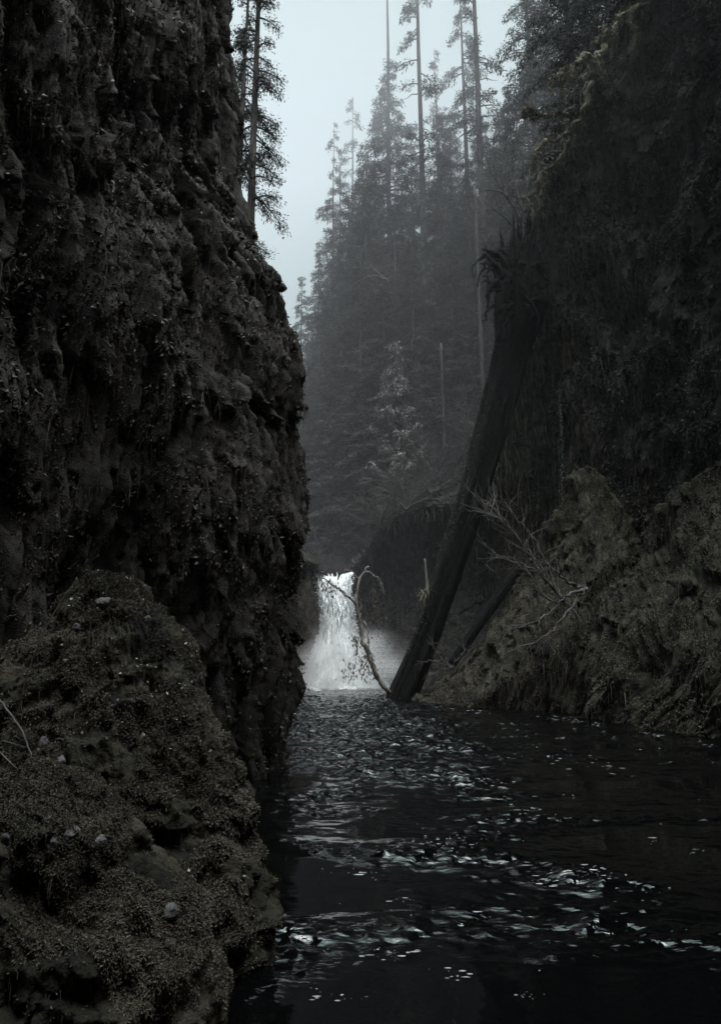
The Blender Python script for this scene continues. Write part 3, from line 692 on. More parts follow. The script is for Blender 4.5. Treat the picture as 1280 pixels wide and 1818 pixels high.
# the bent dead branch rising from the water at the foot of the log
db = empty('dead_branch', tuple(P(692, 1228, 37.6))); Lo2 = np.array(db.location)
tag(db, 'bent dead branch rising from the water left of the log, in front of the fall', 'branch')
def bt(pts, r0, r1, name, mat='deadwood', n=26, k=7, wob=.035): return jag(pts, r0, r1, k, n, wob, db, name, mat, Lo2)
bt([(692, 1232, 37.4), (672, 1205, 37.2), (655, 1165, 37), (643, 1130, 37), (637, 1095, 37), (633, 1068, 37), (635, 1045, 37), (640, 1025, 37), (650, 1012, 37), (656, 1005, 37)], .15, .065, 'stem', n=40)
bt([(648, 1014, 37), (664, 1022, 37), (676, 1033, 37), (682, 1052, 37)], .06, .02, 'side_branch')
bt([(671, 1028, 37), (676, 1042, 37), (679, 1055, 37)], .035, .012, 'twig', n=10)
bt([(637, 1027, 37), (633, 1023, 37), (631, 1019, 37)], .04, .015, 'twig', n=8)
bt([(634, 1072, 37), (620, 1061, 37), (600, 1045, 37), (585, 1034, 37), (574, 1026, 37)], .085, .03, 'side_branch')
bt([(618, 1059, 37), (611, 1052, 37), (608, 1048, 37)], .03, .01, 'twig', n=8)
bt([(645, 1102, 36.9), (652, 1115, 36.8), (654, 1140, 36.8), (654, 1160, 36.8)], .05, .02, 'twig', n=12)
b = MB()
for x0, y0, sx, sy, n, L in ((645, 1155, 8, 14, 60, .2), (652, 1170, 9, 16, 70, .2), (640, 1190, 16, 8, 80, .2), (625, 1200, 10, 5, 30, .18), (590, 1042, 10, 6, 40, .2), (578, 1036, 6, 8, 40, .22),
                             (632, 1140, 4, 8, 40, .2), (666, 1062, 8, 14, 60, .18), (660, 1085, 14, 12, 50, .16), (640, 1080, 3, 14, 40, .18), (682, 1100, 10, 18, 60, .16)):
    for _ in range(1):
        pos = np.array([P(random.gauss(x0, sx), random.gauss(y0, sy), 36.9 + random.gauss(0, .25)) for _ in range(n)])
        V, q = leaves(pos - Lo2, rng.normal(size=(n, 3)) * .4, L, .35, .4, 1.0, .3); b.add(V, q)
o = b.build('withered_leaves', M['deadleaf'], db, smooth=False); o['kind'] = 'stuff'
# slender fallen trunk behind the spur
b = MB(); c = path([(802, 1178, 38.5), (840, 1122, 38.8), (880, 1066, 39.2), (912, 1020, 39.6), (935, 985, 40)], 40)
bark_tube(b, c - c[0], np.linspace(.24, .36, 40), 20, .10, 9)
sl = b.build('fallen_trunk', M['bark']); sl.location = tuple(c[0]); tag(sl, 'slender fallen trunk slanting behind the mossy spur', 'log')

# mossy limbs hanging out over the top of the right wall
def limb(pts, r0, r1, label, sub=(), moss_n=500, L=.9, n=60):
    c = path(pts, n); o = empty('mossy_limb', tuple(c[0])); tag(o, label, 'branch'); off = c[0]
    c = c + np.stack([fbm(np.stack([np.arange(n) * .35, np.full(n, q * 9.1 + len(pts)), np.full(n, r0 * 50)], -1), 2, 7) for q in range(3)], -1) * .28
    b = MB(); lump = 1 + .45 * fbm(np.stack([np.arange(n) * .5, np.full(n, r0 * 31), np.zeros(n)], -1), 2, 8)
    bark_tube(b, c - off, np.linspace(r0, r1, n) * lump, 10, .18, 3); b.build('limb', M['limbmoss'], o)
    al = [c]
    for s in sub:
        k = path(s, 16); k = k + rng.normal(size=k.shape) * .05; b = MB(); b.tube(k - off, np.linspace(r1 * 1.6, .03, 16) * (.7 + .6 * rng.random(16)), 6); b.build('side_branch', M['limbmoss'], o); al.append(k)
    A = np.concatenate(al); i = rng.integers(0, len(A), moss_n); pos = A[i] + rng.normal(size=(moss_n, 3)) * .08
    V, q = strands(pos - off, .15 + L * rng.random(moss_n) ** 2, .035, 4, .2); V2, q2 = leaves(A[rng.integers(0, len(A), 2600)] - off + rng.normal(size=(2600, 3)) * r0 * .55, rng.normal(size=(2600, 3)), .13, .5, .8, .5, .4)
    m = mesh('moss_coat', V2, q2, mat=M['limbmoss'], parent=o, smooth=False); m['kind'] = 'stuff'
    m = mesh('hanging_moss', V, q, mat=M['brush'], parent=o, smooth=False); m['kind'] = 'stuff'
limb([(1098, 38, 33), (1085, 70, 32.6), (1060, 98, 32.2), (1048, 130, 32.2), (1046, 160, 32.2), (1035, 195, 32.4), (1020, 225, 32.6), (1005, 262, 32.8), (985, 292, 33), (960, 305, 33), (950, 330, 33), (928, 358, 33)], .18, .10,
     'thick mossy limb snaking down the upper edge of the right wall',
     [[(950, 328, 33), (948, 350, 33), (942, 378, 33)], [(1016, 232, 32.6), (1000, 240, 32.4), (985, 250, 32.3), (968, 246, 32.2)], [(968, 250, 32.2), (952, 272, 32.2), (942, 300, 32.2)], [(965, 300, 33), (955, 370, 33), (962, 380, 33)],
      [(1048, 110, 32), (1062, 115, 31.8), (1072, 135, 31.8)]], 420, 1.0)
limb([(1062, 105, 32), (1038, 102, 31.8), (1020, 115, 31.6), (1003, 128, 31.5), (993, 145, 31.4)], .20, .08, 'short knotty mossy branch jutting left below the top of the right wall',
     [[(1005, 128, 31.5), (1003, 148, 31.4), (998, 172, 31.4)], [(1012, 120, 31.5), (1020, 140, 31.4), (1034, 140, 31.4)], [(1003, 128, 31.5), (985, 140, 31.4), (975, 152, 31.4)]], 130, .6, 30)
limb([(1006, 206, 33), (990, 198, 32.6), (975, 204, 32.4), (955, 202, 32.2), (936, 190, 32)], .12, .06, 'thin bent mossy branch pointing left at mid height of the long limb',
     [[(955, 202, 32.2), (948, 208, 32.2), (944, 204, 32.2)], [(940, 193, 32), (934, 196, 32), (930, 206, 32)]], 120, .5, 24)
limb([(1150, 6, 30), (1110, 25, 29.8), (1075, 62, 29.6), (1055, 78, 29.5)], .16, .07, 'mossy root trailing over the rim of the right wall',
     [[(1110, 25, 29.8), (1128, 60, 29.6), (1120, 92, 29.6)], [(1085, 55, 29.6), (1090, 75, 29.5), (1080, 90, 29.5)]], 160, .8, 30)

# ------------------------------------------------------------------ trees
def conifer(seed, H, base, Rmax, n_limb, dens, gap=.2, droop=.5, dead=10, r0=.45, leaf=.22, spike=0.0):
    """trunk with its limbs, and a crown of drooping needle sprays, around (0,0,0)"""
    rg = np.random.default_rng(seed); tb = MB(); nz = 18
    zz = np.linspace(-1.5, H, nz); wob = np.cumsum(rg.normal(size=(nz, 2)) * .02 * H / 40, 0)
    tr = np.stack([wob[:, 0], wob[:, 1], zz], -1); rad = r0 * np.clip(1 - zz / (H * 1.02), .04, 1) ** .8; rad[0] *= 1.35
    tb.tube(tr, rad, 10)
    at = lambda z: np.array([np.interp(z, zz, tr[:, 0]), np.interp(z, zz, tr[:, 1]), z])
    for _ in range(dead):
        z = rg.uniform(H * .12, H * (base + .25)); a = rg.uniform(0, 6.28); L = rg.uniform(.6, 2.2)
        s = np.linspace(0, 1, 5)[:, None]; d = np.array([math.cos(a), math.sin(a), 0])
        pts = at(z) + d * L * s + np.array([0, 0, -1]) * (.6 * L * s ** 2) + rg.normal(size=(5, 3)) * .05
        tb.tube(pts, np.linspace(.06, .015, 5), 4, False)
    pos = []; drn = []; top = H * (1 - spike)
    for i in range(n_limb):
        f = ((i + rg.random()) / n_limb) ** 1.15; z = H * base + (top - H * base) * f; a = rg.uniform(0, 6.28)
        if pn(np.array([[math.cos(a) * .9, math.sin(a) * .9, z * .22 + seed]]), seed)[0] < -.30 + gap * .9 - .2: continue
        L = Rmax * (np.clip(1 - f, .06, 1) ** .75) * rg.uniform(.55, 1.1) * (.75 + .25 * min(1, f * 6))
        d = np.array([math.cos(a), math.sin(a), 0]); s = np.linspace(0, 1, 6)[:, None]; rise = rg.uniform(-.1, .25)
        pts = at(z) + d * L * s + np.array([0, 0, 1]) * (rise * L * s - droop * L * s ** 2 * .8)
        tb.tube(pts, np.linspace(.05 + .012 * L, .012, 6), 4, False)
        m = max(3, int(4.6 * dens * L)); t = rg.uniform(.18, 1.0, m) ** .8
        q = at(z) + d * L * t[:, None] + np.array([0, 0, 1]) * (rise * L * t - droop * L * t ** 2 * .8)[:, None]
        side = np.array([-d[1], d[0], 0]); sg = rg.choice([-1, 1], m)[:, None]; lat = (rg.random(m) ** .8)[:, None] * .32 * L * (1 - .6 * t[:, None])
        dr = side * sg * .7 + d * .5; q = q + dr * lat - np.array([0, 0, 1]) * lat * .35 + rg.normal(size=(m, 3)) * .12
        pos.append(q); drn.append(dr + rg.normal(size=(m, 3)) * .35 - np.array([0, 0, .55]))
    pos = np.concatenate(pos); d = nrm(np.concatenate(drn)); n = len(pos)
    L = leaf * (.5 + rg.random((n, 1))); b = nrm(np.cross(d, rg.normal(size=(n, 3)) * .5 + np.array([0, 0, 1])))
    wd = L * .34; c = np.array([0, 0, -.08]) * L
    V = np.stack([pos, pos + d * L * .5 + b * wd * .5, pos + d * L + c, pos + d * L * .5 - b * wd * .5], 1).reshape(-1, 3)
    return tb, (V, np.arange(n * 4).reshape(n, 4))
protos = {}
def proto(name, obname, bark='treebark', need='needles', **k):
    tb, (V, q) = conifer(**k); o = empty(obname); tb.build('trunk', M[bark], o); mesh('crown', V, q, mat=M[need], parent=o, smooth=False)
    protos[name] = [o, False, k['H']]
proto('dense', 'conifer_tree', seed=1, H=40, base=.10, Rmax=6.4, n_limb=240, dens=19, gap=.08, r0=.4)
proto('dense2', 'conifer_tree', seed=2, H=40, base=.16, Rmax=5.4, n_limb=200, dens=19, gap=.2, r0=.4)
proto('ragged', 'conifer_tree', seed=3, H=44, base=.30, Rmax=5.0, n_limb=160, dens=20, gap=.42, r0=.38)
proto('sparse', 'conifer_tree', seed=4, H=44, base=.50, Rmax=4.6, n_limb=75, dens=20, gap=.46, r0=.32)
proto('spired', 'conifer_tree', seed=6, H=48, base=.25, Rmax=6.0, n_limb=200, dens=20, gap=.2, r0=.36, spike=.28, )
proto('bare', 'conifer_tree', seed=7, H=55, base=.38, Rmax=2.8, n_limb=70, dens=18, gap=.5, r0=.38, dead=30)
proto('near', 'conifer_tree', seed=8, H=34, base=.08, Rmax=2.2, n_limb=120, dens=60, gap=.34, r0=.25, leaf=.11, droop=.6, dead=14)
proto('young', 'young_conifer', need='needles_pale', seed=9, H=12, base=.02, Rmax=2.7, n_limb=170, dens=44, gap=0, r0=.14, leaf=.2, droop=-.35, dead=0)
used_names = {}
def plant(kind, px, py, Y, ytop, label, group=None, cat='tree', z0=None, wide=1.0):
    """stands a copy on the slope so that its trunk passes the sight line (px,py) at Y and its tip reaches row ytop"""
    o, used, H = protos[kind]
    x = P(px, py, Y)[0]; z = float(hill(x, Y)) - .2 if z0 is None else z0
    if z0 is None and Y < 60: z = float(hill(x, 60)) - 1.0
    h = P(px, ytop, Y)[2] - z; s = h / H
    c = o if not used else copy_tree(o)
    protos[kind][1] = True
    c.location = (x, Y, z); c.rotation_euler = (0, 0, random.uniform(0, 6.28)); c.scale = (wide * (s + 1) / 2, wide * (s + 1) / 2, s)
    tag(c, label, cat, group)
    return c
BGR = 'conifers on the misty slope beyond the waterfall'
plant('near', 453, 250, 29, -330, 'slim conifer with ragged drooping boughs standing behind the left wall', z0=9.0)
plant('near', 425, 200, 33, -120, 'ragged conifer half hidden behind the left wall edge', z0=10.5, wide=1.25)
plant('spired', 692, 250, 76, -150, 'tall conifer whose bare dead spire rises above a narrow crown')
plant('bare', 752, 400, 68, -260, 'tallest pale bare trunk with hardly any branches, mid slope')
plant('ragged', 823, 150, 72, -60, 'tall ragged conifer just left of the straight thick trunk')
plant('bare', 848, 200, 66, -300, 'straight thick trunk rising out of the frame beside a ragged conifer', wide=1.1)
plant('sparse', 776, 200, 78, 85, 'thin conifer with open see-through crown right of the tallest bare trunk')
plant('dense2', 938, 100, 60, -220, 'dark conifer at the right end of the sky gap, above the log', wide=.9)
plant('ragged', 968, 50, 62, -260, 'dark conifer crowding the right wall top beside the sky gap')
plant('sparse', 626, 250, 88, 172, 'slight conifer with a tufted flat top left of the spired tree')
plant('sparse', 592, 350, 80, 215, 'leaning thin conifer with sparse tufts at the left end of the trees', wide=.8)
plant('ragged', 604, 350, 84, 265, 'thin conifer close behind the leaning sparse one')
plant('dense', 566, 520, 82, 428, 'bushy low conifer at the far left foot of the slope', wide=.8)
plant('dense2', 534, 560, 84, 490, 'smallest bushy conifer peeping past the left wall', wide=.8)
plant('young', 702, 800, 60, 608, 'young pale conifer with upswept boughs in the middle of the slope', cat='tree', wide=1.0)
plant('young', 742, 800, 63, 640, 'young conifer just right of the palest young one', cat='tree', wide=.8)
for px, Y, yt, kd in ((645, 74, 270, 'dense'), (668, 70, 250, 'dense2'), (715, 72, 265, 'dense'), (620, 72, 340, 'dense2'), (650, 66, 330, 'dense'), (735, 80, 220, 'dense2'), (785, 70, 205, 'dense'),
                      (805, 76, 190, 'ragged'), (862, 74, 200, 'dense'), (895, 72, 205, 'dense2'), (835, 64, 300, 'dense'), (770, 64, 330, 'dense2'), (700, 66, 360, 'dense2'), (885, 72, 270, 'dense'),
                      (920, 74, 210, 'dense'), (600, 74, 440, 'dense'), (575, 70, 520, 'dense2'), (640, 64, 450, 'dense2'), (610, 66, 520, 'dense'), (915, 66, 150, 'dense2'), (550, 76, 560, 'dense'),
                      (730, 63, 420, 'dense'), (800, 62, 400, 'dense2'), (860, 66, 380, 'dense2'), (590, 64, 600, 'dense2'), (555, 68, 640, 'dense'), (680, 62, 500, 'dense'), (905, 68, 330, 'ragged'),
                      (950, 72, 120, 'dense'), (985, 68, 60, 'dense2'), (1010, 66, 20, 'dense')):
    plant(kd, px, 450, Y, yt, 'one of the dark conifers massed on the misty slope beyond the fall', BGR, wide=random.uniform(.85, 1.1))
ax = nrm(c[-1] - c[-20]) if False else nrm(cl[-1] - cl[-12]); b1 = nrm(np.cross(ax, [0, 1, 0])); b2 = np.cross(b1, ax); b = MB()
for k in range(46):                       # the splintered, upturned butt
    a = k * 2.39996; rr = (.40 + 1.0 * math.sqrt(k / 46)); L = random.uniform(.5, 1.5) + (1.0 if random.random() < .22 else 0)
    base = cl[-1] - ax * .9 + (b1 * math.cos(a) + b2 * math.sin(a)) * rr; tip = base + ax * (.9 + L) + (b1 * math.cos(a) + b2 * math.sin(a)) * random.uniform(-.05, .45)
    q = np.linspace(0, 1, 7)[:, None]; q = base + (tip - base) * q + rng.normal(size=(7, 3)) * .05
    b.tube(q - Lo, np.array([.34, .30, .24, .17, .11, .06, .012]) * random.uniform(.5, 1.15), 5)
b.build('splintered_butt', M['bark'], lg, smooth=False)
for k in range(44):
    px = random.uniform(560, 1010); Y = random.uniform(88, 125)
    plant(random.choice(['dense', 'dense2', 'ragged']), px, 450, Y, np.interp(px, [560, 620, 700, 800, 1010], [520, 380, 290, 240, 120]) + random.uniform(0, 90), 'one of the dark conifers massed on the misty slope beyond the fall', BGR)
for px, Y, zz in ((1040, 42, 31), (1085, 40, 33), (1130, 38, 36), (1180, 37, 37), (1240, 34, 38), (1300, 30, 37), (1010, 45, 29)):
    c = plant(random.choice(['dense', 'dense2']), px, 60, Y, -420, 'one of the dark conifers crowding the top of the right wall', 'conifers on top of the right wall', z0=zz, wide=.8)
# broken snags
def snag(px, y0, y1, Y, r, label):
    a = P(px, y1, Y); x = a[0]; z = min(P(px, y0, Y)[2], float(hill(x, max(Y, 60)))) - .5
    n = 20; c = np.stack([np.linspace(0, (random.random() - .5) * .5, n), np.zeros(n), np.linspace(0, a[2] - z, n)], -1); b = MB()
    bark_tube(b, c, np.linspace(r * 1.2, r * .8, n), 12, .15, 4)
    o = b.build('tree_snag', M['treebark']); o.location = (x, Y, z); tag(o, label, 'tree snag')
snag(868 - 84, 720, 610, 60, .13, 'short broken pale snag beside the tallest bare trunk')
snag(842, 560, 330, 60, .17, 'broken grey snag with a splintered top left of the torn roots')

# ------------------------------------------------------------------ bare shrubs, ferns
def shrub_mesh(seed, H, n_stem, spread, depth=3, r0=.03, bend=.5, kids=5):
    rg = np.random.default_rng(seed); b = MB()
    def grow(p, d, L, r, lev):
        n = 6; pts = [p]
        for i in range(n):
            d = nrm(d + rg.normal(size=3) * .16 + np.array([0, 0, -.05 * bend])); pts.append(pts[-1] + d * L / n)
        pts = np.array(pts); b.tube(pts, np.linspace(r, r * .4, n + 1), 3 if lev < depth else 5, False)
        if lev > 1:
            for _ in range(kids):
                i = rg.integers(1, n + 1); grow(pts[i], nrm(d + rg.normal(size=3) * .75), L * rg.uniform(.35, .65), r * .5, lev - 1)
    for _ in range(n_stem):
        a = rg.uniform(0, 6.28); grow(np.array([rg.normal() * .1, rg.normal() * .1, -.1]), nrm(np.array([math.cos(a) * spread, math.sin(a) * spread, 1.0])), H * rg.uniform(.6, 1), r0, depth)
    return b
shp = []
for k in range(3):
    o = empty('bare_shrub'); shrub_mesh(20 + k, 2.6 + .5 * k, 9, .9, 3, .035, .9, 6).build('stems', M['twig'], o); shp.append([o, False])
for k in range(46):
    px = random.uniform(555, 880); rim = np.interp(px, [555, 620, 650, 700, 760, 820, 880], [985, 985, 950, 900, 875, 840, 760])
    Y = random.uniform(57.5, 66) if px < 640 else random.uniform(53, 64)
    x = (px - 640) / FPX * Y
    pr = shp[k % 3]; c = pr[0] if not pr[1] else copy_tree(pr[0]); pr[1] = True
    zb = float(np.interp(Y, [50, 58], [0, 1])) if False else 0
    z = float(hill(x, max(Y, 60))) if Y > 57 or px < 640 else P(px, rim, Y)[2]
    c.location = (x, Y, z - .2); c.rotation_euler = (random.uniform(-.3, .3), random.uniform(-.3, .3), random.uniform(0, 6.28)); c.scale = [random.uniform(.7, 1.5)] * 3
    tag(c, 'bare twiggy shrub on the slope above the plunge pool', 'shrub', 'bare shrubs above the plunge pool')
def traced_shrub(label, root, tips, r0, twigs, seed):
    o = empty('bare_shrub', tuple(P(*root))); off = np.array(o.location); tag(o, label, 'shrub'); rg = np.random.default_rng(seed)
    for pts in tips:
        c = path([root] + pts, 24); c = c + rg.normal(size=c.shape) * .035; b = MB(); b.tube(c - off, np.linspace(r0, .016, 24), 6)
        L = np.linalg.norm(c[-1] - c[0])
        for _ in range(twigs):
            i = rg.integers(5, 24); d = nrm(c[min(i, 23)] - c[max(i - 3, 0)]); d = nrm(d + rg.normal(size=3) * np.array([.6, .6, .5]) + np.array([0, 0, .1]))
            q = [c[i]]
            for _k in range(5): d = nrm(d + rg.normal(size=3) * .2); q.append(q[-1] + d * L * rg.uniform(.03, .085))
            b.tube(np.array(q) - off, np.linspace(.018, .008, 6), 3, False)
        b.build('branch', M['twig'], o)
traced_shrub('leafless bush fanning left from the mossy spur across the dark hollow', (1005, 1075, 27.5),
    [[(985, 1045, 27.5), (955, 1000, 28), (925, 960, 28.3), (880, 915, 28.6), (845, 905, 29)], [(975, 1035, 27.4), (940, 985, 28), (905, 935, 28), (870, 895, 28.4)], [(970, 1060, 27.5), (930, 1010, 28), (885, 985, 28), (855, 965, 28)],
     [(960, 1020, 27.5), (925, 1000, 28), (880, 990, 28.4), (860, 1000, 28.5)], [(985, 1040, 27.3), (950, 960, 27.5), (925, 930, 27.5), (905, 905, 27.5)]], .05, 22, 3)
traced_shrub('crooked bare branch reaching down left across the mossy rock bulge', (1040, 1045, 26),
    [[(1015, 1075, 25.2), (990, 1110, 24.8), (960, 1135, 24.6), (925, 1148, 24.6)], [(1010, 1035, 25.6), (990, 1020, 25.4), (970, 1000, 25.4)], [(1005, 1060, 25), (965, 1095, 24.8), (930, 1110, 24.8), (910, 1112, 24.8)]], .07, 12, 5)
traced_shrub('tangle of dry twigs at the foot of the slender fallen trunk', (800, 1185, 36),
    [[(785, 1170, 36), (770, 1150, 36), (765, 1140, 36)], [(785, 1180, 36), (765, 1172, 36), (748, 1178, 36)], [(790, 1188, 36), (770, 1195, 36), (755, 1200, 36)], [(815, 1170, 36), (825, 1155, 36), (822, 1145, 36)]], .03, 14, 6)
traced_shrub('leafless moss-hung tree spreading crooked boughs above the torn roots of the log', (945, 470, 42),
    [[(930, 420, 42), (905, 360, 42), (885, 325, 42), (868, 300, 42), (850, 288, 42)], [(935, 400, 42), (915, 330, 42), (905, 290, 42), (893, 262, 42)], [(925, 420, 42), (895, 385, 41.5), (870, 372, 41.5), (848, 380, 41.5)],
     [(930, 410, 42), (900, 350, 41.5), (872, 338, 41.5), (845, 345, 41.5), (832, 365, 41.5)], [(940, 400, 42), (932, 330, 42), (928, 280, 42)]], .13, 26, 9)
traced_shrub('pale dead bough arching over the dark conifers left of the tallest bare trunk', (690, 500, 62),
    [[(665, 490, 62), (640, 497, 62), (622, 512, 62)], [(672, 486, 62), (655, 470, 62), (640, 462, 62)]], .12, 10, 12)
traced_shrub('pale leafless thicket spilling over the rim of the plunge pool', (720, 905, 53),
    [[(700, 880, 53), (670, 868, 53), (640, 880, 53)], [(705, 890, 53), (680, 885, 53), (650, 905, 53)], [(740, 880, 53), (770, 862, 53), (800, 868, 53)], [(715, 870, 53), (700, 845, 53), (672, 838, 53)], [(745, 890, 52), (775, 885, 51.5), (805, 900, 51)]], .07, 26, 15)
def fern_mesh(seed, nf, L):
    rg = np.random.default_rng(seed); fr = []
    for k in range(nf):
        b = MB(); a = rg.uniform(-1.6, 1.6); n = 22; s = np.linspace(0, 1, n)
        d = np.array([math.sin(a), -math.cos(a) * .8, 0]); c = d * (L * s)[:, None] + np.array([0, 0, 1]) * (L * (.5 * s - .95 * s ** 2))[:, None]
        b.tube(c, np.linspace(.006, .002, n), 3, False); side = np.array([math.cos(a), math.sin(a) * .8, -.15])
        for i in range(2, n):
            w_ = L * .2 * math.sin(math.pi * min(1, (s[i] * .85 + .12)));
            for sg in (-1, 1):
                t = c[i] + sg * side * w_ + d * L * .05; h = d * L * .022
                b.add([c[i] - h, c[i] + h, t], T=[(0, 1, 2)])
        fr.append(b)
    return fr
fern0 = None
FERN = 'sword ferns hanging from the left wall'
for px, py, Y in ((55, 330, 7.6), (95, 350, 7.8), (100, 262, 7.6), (315, 335, 10.6), (350, 385, 11), (345, 395, 11), (375, 362, 11.2), (150, 610, 8.5), (60, 840, 7), (232, 215, 9)):
    d = np.abs((LG[..., 0] / (LG[..., 1] * cp + (LG[..., 2] - 2) * sp) * FPX + 640 - px)) + np.abs(909 - FPX * (-LG[..., 1] * sp + (LG[..., 2] - 2) * cp) / (LG[..., 1] * cp + (LG[..., 2] - 2) * sp) - py)
    d = np.where((LG[..., 1] > 3) & (LG[..., 1] < 14), d, 1e9); i, j = np.unravel_index(np.argmin(d), d.shape)
    if fern0 is None:
        fern0 = c = empty('fern')
        for b in fern_mesh(3, 6, .55): b.build('frond', M['brush'], c)
    else: c = copy_tree(fern0)
    c.location = tuple(LG[i, j] + LN[i, j] * .03); c.rotation_euler = (0, 0, math.atan2(LN[i, j][1], LN[i, j][0]) + R(90) + random.uniform(-.3, .3)); c.scale = [random.uniform(.7, 1.1)] * 3
    tag(c, 'small sword fern with arching fronds growing on the left wall', 'fern', FERN)

# ------------------------------------------------------------------ stones, dry stems, the trickle
def on(G, px, py):
    yc = np.maximum(G[..., 1] * cp + (G[..., 2] - 2) * sp, .1)
    x = 640 + FPX * G[..., 0] / yc; y = 909 - FPX * (-G[..., 1] * sp + (G[..., 2] - 2) * cp) / yc
    d = np.hypot(x - px, y - py) + G[..., 1] * 3; i, j = np.unravel_index(np.argmin(d), d.shape)
    return G[i, j]
def stone(G, px, py, size, label, k):
    n = 14; th, ph = np.meshgrid(np.linspace(0, 2 * np.pi, n * 2), np.linspace(0, np.pi, n))
    d = np.stack([np.sin(ph) * np.cos(th), np.sin(ph) * np.sin(th), np.cos(ph)], -1)
    r = 1 + .30 * fbm(d.reshape(-1, 3) * .9 + k * 7.7, 2, k).reshape(th.shape)
    f = np.abs(d) ** .75 * np.sign(d); V = f * r[..., None] * np.array([1, .8, .72]) * size
    o = mesh('stone', V, gridq(n, n * 2), mat=M['stone']); p0 = on(G, px, py)
    o.location = (p0[0], p0[1] + size * .45, p0[2] - size * .5); o.rotation_euler = (random.uniform(-.3, .3), random.uniform(-.3, .3), random.uniform(0, 6)); tag(o, label, 'stone')
for k, (G_, px, py, s, lb) in enumerate((
    (AG, 178, 1062, .095, 'grey stone nested in the moss at the top of the big boulder'), (AG, 228, 1078, .075, 'flat grey stone right of the topmost one on the big boulder'),
    (AG, 138, 1110, .06, 'grey stone on the left shoulder of the big boulder under its crown'), (AG, 120, 1172, .055, 'small angular stone in the moss below the left shoulder'),
    (AG, 262, 1095, .05, 'dark pointed stone at the right of the big boulder crown'), (AG, 78, 1312, .085, 'rounded pinkish-grey stone lodged between the two boulders'),
    (AG, 105, 1345, .055, 'smaller stone touching the rounded one between the two boulders'), (AG, 82, 1362, .06, 'lowest stone in the gap between the two boulders'),
    (NG, 92, 1490, .045, 'small egg-shaped stone on the low boulder, left of a pair'), (NG, 128, 1478, .05, 'grey stone in the middle of the row on the low boulder'),
    (NG, 172, 1488, .06, 'largest stone at the right end of the row on the low boulder'), (NG, 20, 1480, .05, 'long dark stone at the left edge of the low boulder'),
    (NG, 300, 1612, .065, 'palest stone with a lichen patch at the foot of the low boulder'), (NG, 250, 1605, .03, 'little pale stone left of the lichen-patched one'), (NG, 268, 1580, .02, 'tiny white pebble above the lichen-patched stone'))):
    stone(G_, px, py, s * .85, lb, k)
def stem(pts, r, label, n=30):
    c = path(pts, n); c = c + rng.normal(size=c.shape) * .002; b = MB(); b.tube(c - c[0], np.linspace(r, r * .4, n), 5)
    o = b.build('dry_stem', M['twig']); o.location = tuple(c[0]); tag(o, label, 'stem')
stem([(30, 1275, 5.0), (55, 1180, 5.0), (95, 1090, 5.1), (138, 1026, 5.2)], .006, 'tall straight dry stem standing against the dark wall above the boulder')
stem([(-5, 1238, 4.6), (35, 1290, 4.5), (60, 1345, 4.4), (110, 1418, 4.3)], .009, 'thick curved dry stem sloping down the left edge onto the low boulder')
stem([(5, 1315, 4.5), (28, 1322, 4.5), (45, 1326, 4.5)], .008, 'short forked twig at the left edge between the boulders')
stem([(35, 1270, 4.9), (65, 1258, 4.85), (110, 1248, 4.8)], .005, 'thin arched twig lying across the left flank of the big boulder')
stem([(100, 1312, 4.8), (130, 1312, 4.75), (158, 1318, 4.7)], .004, 'fine horizontal twig in front of the rounded stone')
stem([(0, 1335, 4.3), (25, 1360, 4.2), (48, 1378, 4.2)], .006, 'dark twig slanting right below the forked one')
b = MB(); n = 60; yy = np.linspace(690, 930, n); pts = np.array([P(np.interp(y, [690, 780, 930], [993, 997, 998]) + random.uniform(-.6, .6), y, 35.7) for y in yy])
V, q = leaves(np.repeat(pts, 4, 0) + rng.normal(size=(n * 4, 3)) * .05, np.tile([0, -1, 0], (n * 4, 1)), .09, .22, .1, 1, .1)
o = mesh('trickle', V - pts[0], q, mat=M['palebit'], smooth=False); o.location = tuple(pts[0]); tag(o, 'thin broken thread of water trickling down beside the right wall', 'trickle')

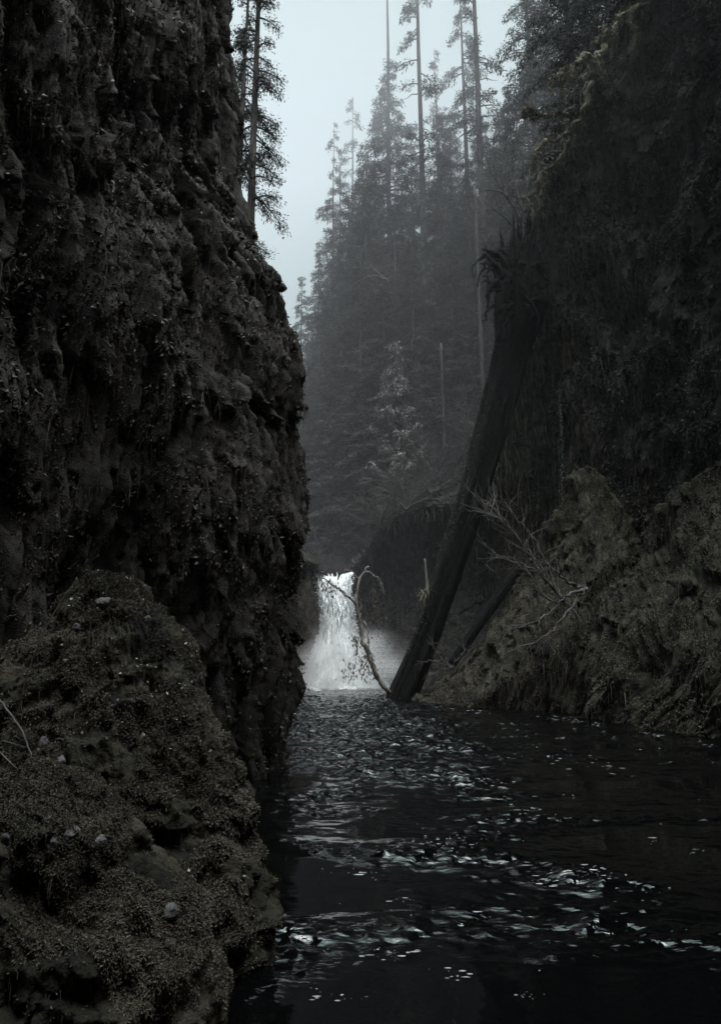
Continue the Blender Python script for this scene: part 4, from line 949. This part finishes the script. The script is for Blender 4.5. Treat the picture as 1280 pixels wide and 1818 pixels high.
# ------------------------------------------------------------------ mist at the fall and the hazy air
def volbox(name, lo, hi, mat, kind='stuff', label=None, cat=None):
    x0, y0, z0 = lo; x1, y1, z1 = hi; c = np.array([(x0 + x1) / 2, (y0 + y1) / 2, (z0 + z1) / 2])
    V = np.array([(x, y, z) for x in (x0, x1) for y in (y0, y1) for z in (z0, z1)]) - c
    o = mesh(name, V, [(0, 1, 3, 2), (4, 6, 7, 5), (0, 4, 5, 1), (2, 3, 7, 6), (0, 2, 6, 4), (1, 5, 7, 3)], mat=mat, smooth=False)
    o.location = tuple(c); tag(o, label, cat, kind=kind); return o
m, t, v = mat_vol('spray mist', 0, (.985, .99, 1.0), 0)
tc = t.nodes.new('ShaderNodeTexCoord'); mp = t.nodes.new('ShaderNodeMapping'); mp.inputs['Scale'].default_value = (1 / 7.6, 1 / 4.4, 1 / 6.0); mp.inputs['Location'].default_value = (0, 0, .58)
g = t.nodes.new('ShaderNodeTexGradient'); g.gradient_type = 'QUADRATIC_SPHERE'
nz = t.nodes.new('ShaderNodeTexNoise'); nz.inputs['Scale'].default_value = .5; nz.inputs['Detail'].default_value = 4
mu = t.nodes.new('ShaderNodeMath'); mu.operation = 'MULTIPLY'; mr = t.nodes.new('ShaderNodeMapRange')
mr.inputs['From Min'].default_value = .36; mr.inputs['From Max'].default_value = .70; mr.inputs['To Min'].default_value = .02; mr.inputs['To Max'].default_value = 1.5
m2 = t.nodes.new('ShaderNodeMath'); m2.operation = 'MULTIPLY'; m2.inputs[1].default_value = 6.0
t.links.new(tc.outputs['Object'], mp.inputs[0]); t.links.new(mp.outputs[0], g.inputs[0]); t.links.new(tc.outputs['Object'], nz.inputs['Vector'])
t.links.new(nz.outputs['Fac'], mr.inputs[0]); t.links.new(g.outputs['Fac'], mu.inputs[0]); t.links.new(mr.outputs[0], mu.inputs[1])
t.links.new(mu.outputs[0], m2.inputs[0]); t.links.new(m2.outputs[0], v.inputs['Density'])
volbox('mist', (-9.6, 48.0, -.2), (6.0, 56.6, 6.6), m, label='white spray mist drifting at the foot of the waterfall', cat='mist')
m, t, v = mat_vol('haze', .00025, (.93, .94, 1.0), .3)
volbox('haze', (-102, -62, -3.2), (102, 147, 125), m)

m, t, v = mat_vol('fog bank', .0031, (.94, .915, 1.0), 0)
volbox('fog_bank', (-60, 48, -1.5), (60, 144, 118), m, label='pale fog hanging among the trees beyond the waterfall', cat='fog')

m, t, v = mat_vol('cloud base', .009, (.94, .95, 1.0), 0)
volbox('low_cloud', (-58, 62, 60), (58, 143, 117), m, label='low cloud swallowing the tops of the tallest conifers', cat='cloud')
